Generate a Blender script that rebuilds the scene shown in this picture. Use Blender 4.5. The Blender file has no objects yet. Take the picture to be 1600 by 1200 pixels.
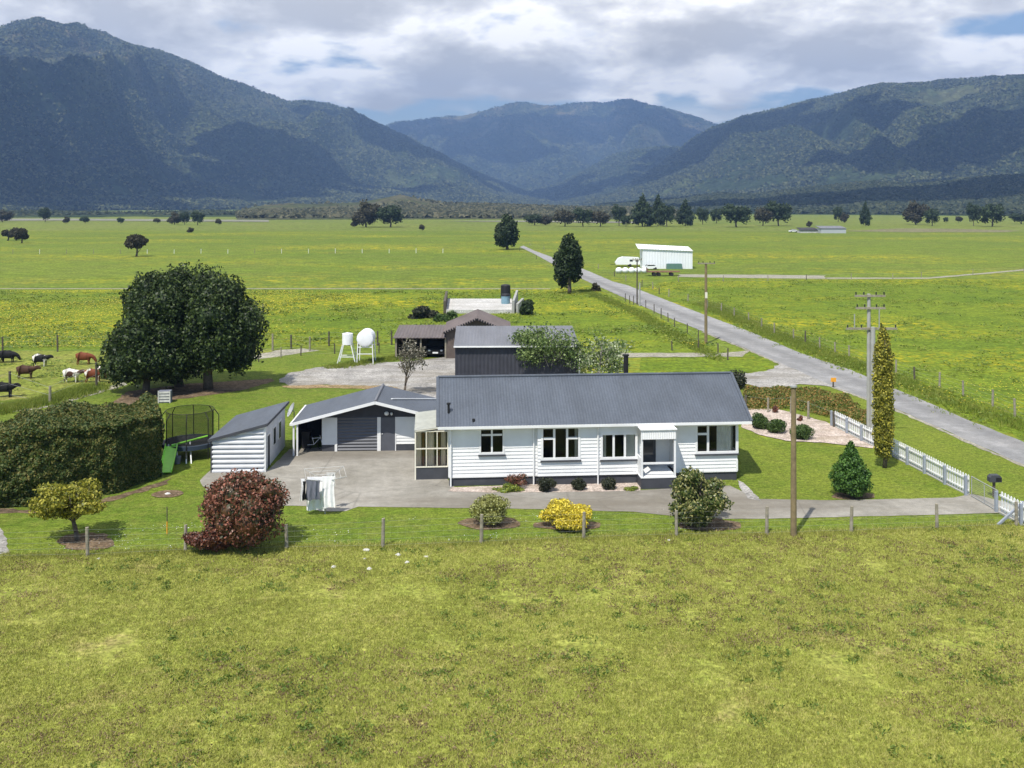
import bpy, bmesh, math, random
import numpy as np
from mathutils import Vector, Matrix
from mathutils.geometry import tessellate_polygon
R = math.radians
random.seed(7); rng = np.random.default_rng(7)
S = bpy.context.scene
col = S.collection
H = 14.0; F = 1480.0; HOR = 320.0

# ---------------------------------------------------------------- camera geometry used to read positions off the survey photo
def ray(px, py):
    return Vector(((px-800)/F, 1.0, -(py-HOR)/F))
def G(px, py, z=0.0):
    d = ray(px, py); t = (z-H)/d.z
    return Vector((d.x*t, d.y*t, z))
def atY(px, py, Y):
    d = ray(px, py); t = Y/d.y
    return Vector((d.x*t, Y, H+d.z*t))
def mpp(p):   # metres per photo pixel at a point
    return p[1]/F

# ---------------------------------------------------------------- numpy noise
_perm = rng.random(65536)
def vnoise(x, y, seed=0):
    xi = np.floor(x).astype(np.int64); yi = np.floor(y).astype(np.int64)
    xf = x-xi; yf = y-yi
    xf = xf*xf*(3-2*xf); yf = yf*yf*(3-2*yf)
    def h(a, b): return _perm[((a*73856093) ^ (b*19349663) ^ (seed*83492791)) & 65535]
    a = h(xi, yi); b = h(xi+1, yi); c = h(xi, yi+1); d = h(xi+1, yi+1)
    return (a*(1-xf)+b*xf)*(1-yf) + (c*(1-xf)+d*xf)*yf
def fbm(x, y, o=4, seed=0, g=.5):
    s = 0; a = 1; t = 0
    for i in range(o):
        s = s+a*vnoise(x, y, seed+i*7); t += a; x = x*2.03+13.1; y = y*2.03+7.7; a *= g
    return s/t

# ---------------------------------------------------------------- materials
def nmat(name):
    m = bpy.data.materials.new(name); m.use_nodes = True
    nt = m.node_tree; nt.nodes.clear()
    return m, nt
def N(nt, t, **kw):
    n = nt.nodes.new(t)
    for k, v in kw.items():
        if k in n.inputs: n.inputs[k].default_value = v
        else: setattr(n, k, v)
    return n
def L(nt, a, b): nt.links.new(a, b)
def c4(c): return (c[0], c[1], c[2], 1)
def ramp(nt, fac, stops, interp='LINEAR'):
    r = nt.nodes.new('ShaderNodeValToRGB'); r.color_ramp.interpolation = interp
    e = r.color_ramp.elements
    while len(e) < len(stops): e.new(.5)
    for i, (p, c) in enumerate(stops):
        e[i].position = p; e[i].color = c4(c) if not isinstance(c, (int, float)) else (c, c, c, 1)
    L(nt, fac, r.inputs[0]); return r.outputs[0]
def noise(nt, vec, scale, detail=4, rough=.55, dist=0):
    n = N(nt, 'ShaderNodeTexNoise', Scale=scale, Detail=detail, Roughness=rough, Distortion=dist)
    L(nt, vec, n.inputs['Vector']); return n.outputs['Fac']
def mixc(nt, f, a, b, mode='MIX'):
    m = nt.nodes.new('ShaderNodeMix'); m.data_type = 'RGBA'; m.blend_type = mode
    if isinstance(f, (int, float)): m.inputs[0].default_value = f
    else: L(nt, f, m.inputs[0])
    for i, x in ((6, a), (7, b)):
        if isinstance(x, tuple): m.inputs[i].default_value = c4(x)
        else: L(nt, x, m.inputs[i])
    return m.outputs[2]
def coords(nt, kind='Object', scale=(1, 1, 1)):
    t = nt.nodes.new('ShaderNodeTexCoord')
    if scale == (1, 1, 1): return t.outputs[kind]
    mp = nt.nodes.new('ShaderNodeMapping'); mp.inputs['Scale'].default_value = scale
    L(nt, t.outputs[kind], mp.inputs[0]); return mp.outputs[0]
def bump(nt, h, strength, dist):
    b = N(nt, 'ShaderNodeBump', Strength=strength, Distance=dist); L(nt, h, b.inputs['Height']); return b.outputs[0]
def finish(nt, color, rough=.8, nrm=None, metal=0, spec=.3, extra=None):
    p = N(nt, 'ShaderNodeBsdfPrincipled', Roughness=rough, Metallic=metal)
    p.inputs['Specular IOR Level'].default_value = spec
    if isinstance(color, tuple): p.inputs['Base Color'].default_value = c4(color)
    else: L(nt, color, p.inputs['Base Color'])
    if nrm: L(nt, nrm, p.inputs['Normal'])
    o = nt.nodes.new('ShaderNodeOutputMaterial'); L(nt, p.outputs[0], o.inputs[0]); return p
def plain(name, c, rough=.6, var=.12, sc=3, spec=.3, metal=0, b=.0):
    m, nt = nmat(name); co = coords(nt)
    f = noise(nt, co, sc, 5)
    lo = tuple(x*(1-var) for x in c); hi = tuple(min(1, x*(1+var)) for x in c)
    colr = ramp(nt, f, [(.3, lo), (.7, hi)])
    nn = bump(nt, noise(nt, co, sc*8, 3), b, .02) if b else None
    finish(nt, colr, rough, nn, metal, spec); return m
def grass_mat(name, c1, c2, c3, c4_=None, s=.15, fine=6, yel=0, ylo=.62, bstr=.6, straw=None, stlo=.55):
    """pasture: large patches, fine mottling, flower specks"""
    m, nt = nmat(name); co = coords(nt)
    a = noise(nt, co, s, 6, .6); b = noise(nt, co, fine, 5, .7); cc = noise(nt, co, s*5, 5, .65)
    base = mixc(nt, ramp(nt, a, [(.38, 0), (.62, 1)]), c1, c2)
    base = mixc(nt, ramp(nt, cc, [(.42, 0), (.68, .8)]), base, c3)
    if straw:
        st = noise(nt, co, s*2.3+.11, 6, .7, .3)
        base = mixc(nt, ramp(nt, st, [(stlo, 0), (stlo+.16, .85)]), base, straw)
    if c4_:
        dk = noise(nt, co, s*9, 6, .7)
        base = mixc(nt, ramp(nt, dk, [(.6, 0), (.72, .8)]), base, c4_)
    hv = ramp(nt, b, [(.32, .45), (.68, 1.5)])
    base = mixc(nt, 1.0, base, hv, 'MULTIPLY')
    md = noise(nt, coords(nt, 'Object', (.6, 1, 1)), s*18+.15, 6, .75)
    base = mixc(nt, 1.0, base, ramp(nt, md, [(.32, .62), (.66, 1.28)]), 'MULTIPLY')
    if yel:
        y1 = noise(nt, coords(nt, 'Object', (.5, 1, 1)), yel, 5, .6); y2 = noise(nt, co, yel*18, 3, .8)
        ym = nt.nodes.new('ShaderNodeMath'); ym.operation = 'MULTIPLY'
        L(nt, ramp(nt, y1, [(ylo-.12, 0), (ylo+.12, .8)]), ym.inputs[0]); L(nt, ramp(nt, y2, [(.48, 0), (.62, 1)]), ym.inputs[1])
        base = mixc(nt, ym.outputs[0], base, (.60, .46, .015))
    finish(nt, base, .9, bump(nt, b, bstr, .08), spec=.1); return m
def leaf_mat(name, c1, c2, c3, trans=.25, rough=.5, cs=.6):
    m, nt = nmat(name)
    at = nt.nodes.new('ShaderNodeAttribute'); at.attribute_name = 'v'
    cl = noise(nt, coords(nt), cs, 3)
    ad = nt.nodes.new('ShaderNodeMath'); ad.operation = 'MULTIPLY_ADD'
    L(nt, cl, ad.inputs[0]); ad.inputs[1].default_value = .7; 
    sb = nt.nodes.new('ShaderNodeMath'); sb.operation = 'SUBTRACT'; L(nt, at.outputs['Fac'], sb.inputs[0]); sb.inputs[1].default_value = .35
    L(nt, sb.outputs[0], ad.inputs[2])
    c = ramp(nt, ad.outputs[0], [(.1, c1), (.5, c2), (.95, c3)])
    p = N(nt, 'ShaderNodeBsdfPrincipled', Roughness=rough); p.inputs['Specular IOR Level'].default_value = .35
    L(nt, c, p.inputs['Base Color'])
    t = nt.nodes.new('ShaderNodeBsdfTranslucent'); L(nt, c, t.inputs[0])
    mx = nt.nodes.new('ShaderNodeMixShader'); mx.inputs[0].default_value = trans
    L(nt, p.outputs[0], mx.inputs[1]); L(nt, t.outputs[0], mx.inputs[2])
    o = nt.nodes.new('ShaderNodeOutputMaterial'); L(nt, mx.outputs[0], o.inputs[0]); return m
def glass_mat(name, tint=(1, 1, 1), base=.12):
    m, nt = nmat(name)
    t = nt.nodes.new('ShaderNodeBsdfTransparent'); t.inputs[0].default_value = c4(tint)
    g = N(nt, 'ShaderNodeBsdfGlossy', Roughness=.03)
    lw = N(nt, 'ShaderNodeLayerWeight', Blend=.25)
    mm = nt.nodes.new('ShaderNodeMath'); mm.operation = 'ADD'; mm.inputs[1].default_value = base; L(nt, lw.outputs['Fresnel'], mm.inputs[0])
    mx = nt.nodes.new('ShaderNodeMixShader'); L(nt, mm.outputs[0], mx.inputs[0])
    L(nt, t.outputs[0], mx.inputs[1]); L(nt, g.outputs[0], mx.inputs[2])
    o = nt.nodes.new('ShaderNodeOutputMaterial'); L(nt, mx.outputs[0], o.inputs[0]); return m
def gravel_mat(name, ca, cb, s=1.0, stain=None, vs=14, cont=(.6, 1.35), tracks=False, cracks=False):
    m, nt = nmat(name); co = coords(nt)
    v = N(nt, 'ShaderNodeTexVoronoi', Scale=vs); L(nt, co, v.inputs['Vector'])
    base = mixc(nt, ramp(nt, noise(nt, co, s, 6, .65), [(.36, 0), (.64, 1)]), ca, cb)
    sp_ = nt.nodes.new('ShaderNodeSeparateColor'); L(nt, v.outputs['Color'], sp_.inputs[0])
    base = mixc(nt, 1.0, base, ramp(nt, sp_.outputs[0], [(0, cont[0]), (1, cont[1])]), 'MULTIPLY')
    base = mixc(nt, 1.0, base, ramp(nt, noise(nt, co, 1.7, 6, .7), [(.3, .80), (.7, 1.14)]), 'MULTIPLY')
    if cracks:
        ve = N(nt, 'ShaderNodeTexVoronoi', Scale=.15, feature='DISTANCE_TO_EDGE'); L(nt, co, ve.inputs['Vector'])
        base = mixc(nt, 1.0, base, ramp(nt, ve.outputs['Distance'], [(0, .76), (.008, .96), (.02, 1)]), 'MULTIPLY')
    if tracks:
        se = nt.nodes.new('ShaderNodeSeparateXYZ'); L(nt, co, se.inputs[0])
        m1 = nt.nodes.new('ShaderNodeMath'); m1.operation = 'MULTIPLY_ADD'; L(nt, se.outputs[1], m1.inputs[0]); m1.inputs[1].default_value = .12; L(nt, se.outputs[0], m1.inputs[2])
        mr = N(nt, 'ShaderNodeMapRange'); mr.inputs['From Min'].default_value = 33.4; mr.inputs['From Max'].default_value = 38.4; L(nt, m1.outputs[0], mr.inputs[0])
        ad = nt.nodes.new('ShaderNodeMath'); ad.operation = 'MULTIPLY_ADD'; L(nt, noise(nt, co, .5, 5, .6), ad.inputs[0]); ad.inputs[1].default_value = .14; L(nt, mr.outputs[0], ad.inputs[2])
        base = mixc(nt, 1.0, base, ramp(nt, ad.outputs[0], [(.05, 1.12), (.22, .86), (.36, 1.04), (.50, .84), (.66, .74), (.82, 1.0), (1, 1.1)]), 'MULTIPLY')
    if stain:
        base = mixc(nt, ramp(nt, noise(nt, coords(nt, 'Object', (.4, 1.6, 1)), s*.5, 6, .7), [(.46, 0), (.66, .8)]), base, stain)
    finish(nt, base, .9, bump(nt, v.outputs['Distance'], .5, .03), spec=.15); return m

M = {}
M['pasture'] = grass_mat('pasture_grass', (.115, .170, .020), (.150, .200, .024), (.140, .170, .030), (.080, .115, .018), s=.012, fine=1.6, yel=.022, ylo=.60, straw=(.20, .21, .045), stlo=.60)
M['farpasture'] = grass_mat('far_pasture_grass', (.13, .175, .028), (.16, .20, .034), (.18, .195, .05), s=.004, fine=.35, bstr=.3)
M['meadow'] = grass_mat('meadow_grass', (.115, .175, .014), (.165, .215, .018), (.085, .135, .014), (.065, .11, .014), s=.06, fine=3, yel=.05, ylo=.58)
M['cowfield'] = grass_mat('grazed_grass', (.175, .205, .034), (.22, .24, .045), (.13, .175, .024), s=.1, fine=3, straw=(.24, .22, .07), stlo=.5)
M['front'] = grass_mat('front_paddock_soil_grass', (.25, .27, .056), (.28, .285, .066), (.21, .25, .042), (.20, .16, .075), s=.16, fine=7, straw=(.31, .24, .11), stlo=.55)
M['lawn'] = grass_mat('mown_lawn', (.095, .148, .017), (.135, .185, .021), (.165, .19, .036), s=.22, fine=14, bstr=.35)
M['lawn2'] = grass_mat('broad_lawn', (.115, .165, .018), (.16, .20, .024), (.15, .18, .03), s=.3, fine=12, bstr=.35)
M['asphalt'] = gravel_mat('road_chipseal', (.25, .25, .25), (.32, .315, .31), .35, (.20, .20, .20), 25, (.85, 1.13), True)
M['trackm'] = gravel_mat('track_gravel', (.27, .26, .21), (.36, .34, .27), .8, (.22, .2, .15), 9)
M['yard'] = gravel_mat('yard_gravel', (.26, .25, .235), (.40, .385, .36), .55, (.185, .165, .13), 16)
M['concrete'] = gravel_mat('yard_concrete', (.24, .225, .19), (.36, .34, .30), .22, (.17, .15, .12), 40, (.88, 1.1), False, True)
M['palecrete'] = gravel_mat('pale_concrete', (.46, .45, .43), (.58, .57, .55), .4, (.34, .33, .30), 20)
M['pink'] = gravel_mat('pink_stones', (.42, .34, .29), (.56, .48, .42), 1.4, (.28, .23, .17), 16)
M['soil'] = gravel_mat('garden_soil', (.11, .075, .045), (.22, .16, .10), 2.5, (.06, .045, .03), 12)
M['mulch'] = gravel_mat('dry_edge', (.25, .17, .09), (.34, .25, .14), 1.5, (.14, .13, .04), 10)
M['river'] = gravel_mat('river_gravel', (.22, .215, .18), (.27, .26, .22), .01, (.2, .21, .13), .5)
M['white'] = plain('white_paint', (.74, .745, .74), .5, .08, .9)
M['cream'] = plain('cream_paint', (.70, .67, .56), .5, .06, 1.5)
M['dark'] = plain('charcoal_paint', (.055, .058, .068), .6, .15, 2)
M['darkwall'] = plain('dark_sheet_cladding', (.042, .044, .055), .65, .18, 1.5)
M['interior'] = plain('dim_interior', (.035, .03, .028), .8)  # near-black colour stands in for the shade inside the rooms
M['black'] = plain('black_metal', (.015, .015, .017), .5)
M['brownpaint'] = plain('brown_timber', (.125, .098, .085), .8, .2, 1.5)
M['wood'] = plain('weathered_wood', (.26, .235, .18), .9, .3, 5, b=.3)
M['woodd'] = plain('dark_old_post', (.09, .078, .06), .9, .3, 5, b=.3)
M['polewood'] = plain('brown_pole_wood', (.20, .155, .085), .85, .25, 4, b=.3)
M['galv'] = plain('galvanised_wire', (.30, .31, .30), .6, .1, 2, .3)
M['greypost'] = plain('grey_painted_post', (.27, .30, .35), .6, .1)
M['concretep'] = plain('concrete_pole_grey', (.34, .34, .32), .8, .12, 3)
M['steel'] = plain('white_steel', (.78, .80, .80), .4, .05)
M['curtain'] = plain('pale_curtain', (.80, .79, .72), .9, .1)
M['orangec'] = plain('rust_curtain', (.36, .16, .10), .9, .3, 6)
M['rubber'] = plain('black_rubber', (.02, .02, .022), .7)
M['orange'] = plain('orange_reflector', (.75, .33, .03), .5)
M['rust'] = plain('rusty_metal', (.20, .11, .065), .8, .3)
M['greenpl'] = plain('lime_plastic', (.32, .80, .07), .35, .08, spec=.5)
M['bluegrey'] = plain('blue_drum', (.18, .30, .36), .5)
M['cloth'] = plain('white_cloth', (.88, .87, .88), .9, .05)
M['clothg'] = plain('grey_cloth', (.16, .17, .21), .9, .1)
M['rock'] = plain('pale_rock', (.55, .54, .51), .9, .2, 4, b=.4)
M['bark'] = plain('tree_bark', (.11, .09, .07), .9, .3, 6, b=.5)
M['barkp'] = plain('pale_bark', (.28, .26, .23), .9, .3, 6, b=.5)
M['glass'] = glass_mat('window_glass', (.93, .94, .94), .0)
M['glassgh'] = glass_mat('sunroom_glass', (1, .96, .92), .03)
M['carpaint'] = plain('white_car_paint', (.82, .83, .84), .3, .03, spec=.6)
M['darkglass'] = plain('dark_glass', (.03, .035, .04), .1, spec=.6)
M['net'] = None
def net():
    m, nt = nmat('trampoline_net')
    t = nt.nodes.new('ShaderNodeBsdfTransparent'); d = N(nt, 'ShaderNodeBsdfDiffuse'); d.inputs[0].default_value = (.015, .02, .015, 1)
    mx = nt.nodes.new('ShaderNodeMixShader'); mx.inputs[0].default_value = .42
    L(nt, t.outputs[0], mx.inputs[1]); L(nt, d.outputs[0], mx.inputs[2])
    o = nt.nodes.new('ShaderNodeOutputMaterial'); L(nt, mx.outputs[0], o.inputs[0]); return m
M['net'] = net()
def wiremesh():
    m, nt = nmat('wire_netting')
    co = coords(nt, 'UV')
    br = N(nt, 'ShaderNodeTexBrick', Scale=1.0); br.offset = 0
    br.inputs['Mortar Size'].default_value = .06; br.inputs['Brick Width'].default_value = 1; br.inputs['Row Height'].default_value = 1
    br.inputs['Color1'].default_value = (0, 0, 0, 1); br.inputs['Color2'].default_value = (0, 0, 0, 1); br.inputs['Mortar'].default_value = (1, 1, 1, 1)
    L(nt, co, br.inputs['Vector'])
    t = nt.nodes.new('ShaderNodeBsdfTransparent'); d = N(nt, 'ShaderNodeBsdfPrincipled', Roughness=.45); d.inputs[0].default_value = (.3, .31, .31, 1)
    mx = nt.nodes.new('ShaderNodeMixShader'); L(nt, br.outputs['Color'], mx.inputs[0])
    L(nt, t.outputs[0], mx.inputs[1]); L(nt, d.outputs[0], mx.inputs[2])
    o = nt.nodes.new('ShaderNodeOutputMaterial'); L(nt, mx.outputs[0], o.inputs[0]); return m
M['mesh'] = wiremesh()
def roofm(name, c, var=.2):
    m, nt = nmat(name); co = coords(nt)
    f = noise(nt, coords(nt, 'Object', (1, .25, 1)), .8, 6, .65)
    f2 = noise(nt, co, 9, 3)
    c_ = ramp(nt, f, [(.3, tuple(x*(1-var) for x in c)), (.7, tuple(x*(1+var) for x in c))])
    c_ = mixc(nt, 1.0, c_, ramp(nt, f2, [(.3, .85), (.7, 1.1)]), 'MULTIPLY')
    finish(nt, c_, .5, None, 0, .4); return m
M['roof'] = roofm('grey_blue_iron_roof', (.082, .096, .120))
M['roofl'] = roofm('light_grey_iron_roof', (.15, .155, .175))
M['roofb'] = roofm('brown_iron_roof', (.125, .10, .095), .25)
M['leaf_dark'] = leaf_mat('leaves_dark_green', (.014, .028, .007), (.030, .054, .013), (.095, .135, .032))
M['leaf_far'] = leaf_mat('leaves_far_green', (.012, .025, .008), (.026, .046, .014), (.055, .085, .028), .15, .7)
M['leaf_farb'] = leaf_mat('leaves_far_brownish', (.022, .022, .010), (.048, .044, .020), (.085, .075, .035), .15, .7)
M['leaf_hedge'] = leaf_mat('hedge_leaves', (.034, .064, .012), (.070, .105, .021), (.19, .165, .042), .2, .6, .35)
M['leaf_lime'] = leaf_mat('yellow_green_leaves', (.10, .115, .012), (.28, .28, .03), (.48, .43, .07), .3)
M['leaf_red'] = leaf_mat('red_photinia_leaves', (.035, .050, .018), (.145, .052, .030), (.36, .15, .10), .15, .4, 1.2)
M['leaf_red2'] = leaf_mat('dark_red_leaves', (.05, .03, .018), (.15, .045, .03), (.26, .12, .07), .15, .4, 1.2)
M['leaf_yel'] = leaf_mat('golden_leaves', (.28, .24, .02), (.68, .54, .03), (.86, .74, .12), .2)
M['leaf_var'] = leaf_mat('variegated_leaves', (.12, .12, .025), (.24, .25, .06), (.46, .48, .20), .2, .5, 1.0)
M['leaf_cam'] = leaf_mat('glossy_camellia_leaves', (.030, .058, .014), (.10, .13, .03), (.36, .33, .13), .15, .35, .9)
M['leaf_con'] = leaf_mat('conical_conifer_leaves', (.022, .06, .010), (.06, .14, .018), (.11, .21, .035), .15, .6)
M['leaf_gold'] = leaf_mat('golden_conifer_leaves', (.07, .085, .012), (.24, .225, .026), (.48, .43, .055), .15, .6, 1.2)
M['leaf_round'] = leaf_mat('round_shrub_leaves', (.022, .05, .010), (.055, .10, .018), (.10, .155, .035), .15, .6)
M['leaf_blossom'] = leaf_mat('sparse_blossom_leaves', (.04, .085, .015), (.12, .18, .045), (.50, .54, .36), .3, .5, .9)
M['leaf_apple'] = leaf_mat('fresh_green_leaves', (.05, .09, .018), (.11, .17, .035), (.30, .38, .14), .3, .5, .9)
M['leaf_bare'] = leaf_mat('sparse_brown_buds', (.05, .05, .03), (.15, .14, .09), (.36, .33, .27), .2)
M['leaf_or'] = leaf_mat('orange_brown_groundcover', (.07, .12, .018), (.16, .155, .034), (.34, .20, .06), .2, .7, .5)
M['weed0'] = None
M['leaf_pl'] = leaf_mat('garden_plant_leaves', (.07, .12, .02), (.20, .26, .04), (.40, .40, .06), .2)
M['leaf_drk2'] = leaf_mat('dark_shrub_leaves', (.012, .018, .010), (.028, .036, .016), (.06, .06, .03), .1)
M['grassb'] = leaf_mat('grass_blades', (.18, .175, .048), (.335, .372, .060), (.57, .52, .19), .3, .7, .25)
M['grassv'] = leaf_mat('verge_blades', (.12, .18, .018), (.18, .24, .024), (.30, .30, .07), .3, .7, .3)
M['weed'] = leaf_mat('weed_leaves', (.07, .12, .014), (.11, .17, .022), (.17, .23, .04), .2, .6)
M['deadw'] = leaf_mat('dead_weeds', (.09, .06, .03), (.18, .125, .065), (.30, .22, .12), .2, .8)

# ---------------------------------------------------------------- object helpers
def tag(o, label=None, cat=None, group=None, kind=None):
    if label: o['label'] = label
    if cat: o['category'] = cat
    if group: o['group'] = group
    if kind: o['kind'] = kind
    return o
def empty(name, loc, label, cat, rz=0, group=None):
    e = bpy.data.objects.new(name, None); col.objects.link(e)
    e.location = loc; e.rotation_euler = (0, 0, rz); e.empty_display_size = .3
    return tag(e, label, cat, group)
def npmesh(name, V, Fc, mat, parent=None, vattr=None, smooth=False, uv=None):
    me = bpy.data.meshes.new(name)
    V = np.asarray(V, dtype=np.float32)
    if isinstance(Fc, np.ndarray):
        k = Fc.shape[1]; nf = len(Fc)
        me.vertices.add(len(V)); me.vertices.foreach_set('co', V.ravel())
        me.loops.add(nf*k); me.loops.foreach_set('vertex_index', Fc.astype(np.int32).ravel())
        me.polygons.add(nf); me.polygons.foreach_set('loop_start', np.arange(nf, dtype=np.int32)*k)
        me.polygons.foreach_set('loop_total', np.full(nf, k, dtype=np.int32))
        me.update(calc_edges=True)
    else:
        me.from_pydata(V.tolist(), [], Fc)
    if vattr is not None:
        a = me.attributes.new('v', 'FLOAT', 'FACE'); a.data.foreach_set('value', np.asarray(vattr, dtype=np.float32))
    if smooth: me.polygons.foreach_set('use_smooth', np.ones(len(me.polygons), dtype=bool))
    me.validate()
    me.materials.append(mat)
    o = bpy.data.objects.new(name, me); col.objects.link(o)
    if parent: o.parent = parent
    return o
class MB:
    def __init__(s): s.v = []; s.f = []
    def add(s, vs, fs):
        n = len(s.v); s.v += [tuple(v) for v in vs]; s.f += [[i+n for i in f] for f in fs]; return s
    def box(s, x0, x1, y0, y1, z0, z1):
        return s.add([(x0,y0,z0),(x1,y0,z0),(x1,y1,z0),(x0,y1,z0),(x0,y0,z1),(x1,y0,z1),(x1,y1,z1),(x0,y1,z1)],
              [(0,3,2,1),(4,5,6,7),(0,1,5,4),(1,2,6,5),(2,3,7,6),(3,0,4,7)])
    def bar(s, a, b, w, h, up=(0,0,1)):
        a = Vector(a); b = Vector(b); d = (b-a).normalized(); u = Vector(up)
        sx = d.cross(u)
        if sx.length < 1e-4: sx = Vector((1,0,0))
        sx.normalize(); u = sx.cross(d).normalized()
        q = []
        for p in (a, b):
            for i, j in ((-1,-1),(1,-1),(1,1),(-1,1)): q.append(p+sx*i*w/2+u*j*h/2)
        return s.add(q, [(0,1,2,3),(7,6,5,4),(0,4,5,1),(1,5,6,2),(2,6,7,3),(3,7,4,0)])
    def tube(s, a, b, r0, r1=None, n=8):
        r1 = r0 if r1 is None else r1
        a = Vector(a); b = Vector(b); d = (b-a).normalized()
        x = d.orthogonal().normalized(); y = d.cross(x)
        q = []
        for p, r in ((a, r0), (b, r1)):
            for i in range(n):
                t = 2*math.pi*i/n; q.append(p+(x*math.cos(t)+y*math.sin(t))*r)
        return s.add(q, [(i, (i+1)%n, n+(i+1)%n, n+i) for i in range(n)]+[tuple(range(n-1,-1,-1)), tuple(range(n,2*n))])
    def prism(s, poly, h):   # poly: list of 3D points, h: extrude vector
        n = len(poly); h = Vector(h); P = [Vector(p) for p in poly]
        return s.add(P+[p+h for p in P], [tuple(range(n-1,-1,-1)), tuple(range(n,2*n))]+[(i,(i+1)%n,n+(i+1)%n,n+i) for i in range(n)])
    def ell(s, c, r, nu=12, nv=8, jit=0, seed=0):
        rd = random.Random(seed); vs = []; c = Vector(c)
        for j in range(1, nv):
            ph = math.pi*j/nv
            for i in range(nu):
                t = 2*math.pi*i/nu; k = 1+rd.uniform(-jit, jit)
                vs.append((c.x+r[0]*math.sin(ph)*math.cos(t)*k, c.y+r[1]*math.sin(ph)*math.sin(t)*k, c.z+r[2]*math.cos(ph)*k))
        top = len(vs); vs.append((c.x, c.y, c.z+r[2])); vs.append((c.x, c.y, c.z-r[2]))
        fs = []
        for j in range(nv-2):
            for i in range(nu):
                fs.append((j*nu+i, (j+1)*nu+i, (j+1)*nu+(i+1)%nu, j*nu+(i+1)%nu))
        for i in range(nu):
            fs.append((top, i, (i+1)%nu)); fs.append((top+1, (nv-2)*nu+(i+1)%nu, (nv-2)*nu+i))
        return s.add(vs, fs)
    def pieces(s, name, mat, parent=None, world=False):
        par = list(range(len(s.v)))
        def fd(a):
            while par[a] != a: par[a] = par[par[a]]; a = par[a]
            return a
        for f in s.f:
            for k in f[1:]: par[fd(k)] = fd(f[0])
        gr = {}
        for f in s.f: gr.setdefault(fd(f[0]), []).append(f)
        first = None
        for fs in gr.values():
            m = MB(); ids = sorted({k for f in fs for k in f}); mp = {k: n for n, k in enumerate(ids)}
            m.v = [s.v[k] for k in ids]; m.f = [[mp[k] for k in f] for f in fs]
            o = m.build(name, mat, parent, world); first = first or o
        return first
    def build(s, name, mat, parent=None, world=False, smooth=False, label=None):
        vs = s.v
        if world and parent:
            inv = (Matrix.Translation(parent.location) @ Matrix.Rotation(parent.rotation_euler.z, 4, 'Z')).inverted()
            vs = [tuple(inv @ Vector(v)) for v in vs]
        me = bpy.data.meshes.new(name); me.from_pydata(vs, [], s.f); me.update(); me.materials.append(mat)
        if smooth: me.polygons.foreach_set('use_smooth', [True]*len(me.polygons))
        o = bpy.data.objects.new(name, me); col.objects.link(o)
        if parent: o.parent = parent
        if label: o['label'] = label
        return o
class Frame:
    def __init__(s, o, th): s.o = Vector(o); s.th = th; s.x = Vector((math.cos(th), math.sin(th), 0)); s.y = Vector((-math.sin(th), math.cos(th), 0))
    def hit(s, px, py, yo=0.0):      # local x, z where the sight line meets the plane y = yo
        d = ray(px, py); c = Vector((0, 0, H)); q = s.o+s.y*yo
        t = (q-c).dot(s.y)/d.dot(s.y); p = c+d*t
        return (p-s.o).dot(s.x), p.z
    def w(s, x, y, z=0): return s.o+s.x*x+s.y*y+Vector((0,0,z))
def copy_tree(o, parent=None):
    c = o.copy(); col.objects.link(c)
    if parent: c.parent = parent
    for ch in list(o.children): copy_tree(ch, c)
    return c

# ---------------------------------------------------------------- flat sheets
def jag(pts, step, amp, seed=0):
    rd = random.Random(seed); out = []
    for i in range(len(pts)):
        a = pts[i]; b = pts[(i+1) % len(pts)]; d = (b-a); n = max(1, min(80, int(d.length/step)))
        perp = Vector((-d.y, d.x, 0)).normalized() if d.length > 0 else Vector()
        for k in range(n):
            p = a+d*(k/n)
            out.append(p+perp*(rd.uniform(-amp, amp) if k else rd.uniform(-amp, amp)*.5))
    return out
def sheet(name, pts, z, mat, amp=.12, step=.6, label=None, px=True, kind='structure', seed=1):
    P = [G(*p) for p in pts] if px else [Vector((p[0], p[1], 0)) for p in pts]
    P = jag(P, step, amp, seed) if amp else P
    tris = tessellate_polygon([[Vector((p.x, p.y, 0)) for p in P]])
    out = []
    for t in tris:
        a, b, c = (P[k] for k in t)
        out.append(t if (b.x-a.x)*(c.y-a.y)-(b.y-a.y)*(c.x-a.x) > 0 else (t[0], t[2], t[1]))
    me = bpy.data.meshes.new(name); me.from_pydata([(p.x, p.y, z) for p in P], [], out); me.update(); me.materials.append(mat)
    o = bpy.data.objects.new(name, me); col.objects.link(o); o['kind'] = kind
    return o

# ground
gv = [(-9000, -300, 0), (9000, -300, 0), (9000, 10500, 0), (-9000, 10500, 0)]
tag(npmesh('ground', gv, [(0,1,2,3)], M['farpasture']), kind='structure')
sheet('pasture', [(-500, 360), (-500, 700), (-600, 1100), (2200, 1100), (2200, 700), (1800, 362)], .01, M['pasture'], 0)
FL = [(-260, 876), (0, 872), (137, 868), (290, 862), (448, 857), (598, 855), (752, 850), (912, 842), (1057, 838), (1198, 836), (1330, 832), (1464, 827), (1560, 822), (1800, 806)]
fp = [G(*p) for p in FL]
sheet('front_paddock', [(p.x, p.y) for p in fp]+[(60, -20), (-60, -20)], .03, M['front'], .18, .5, px=False)
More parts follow.
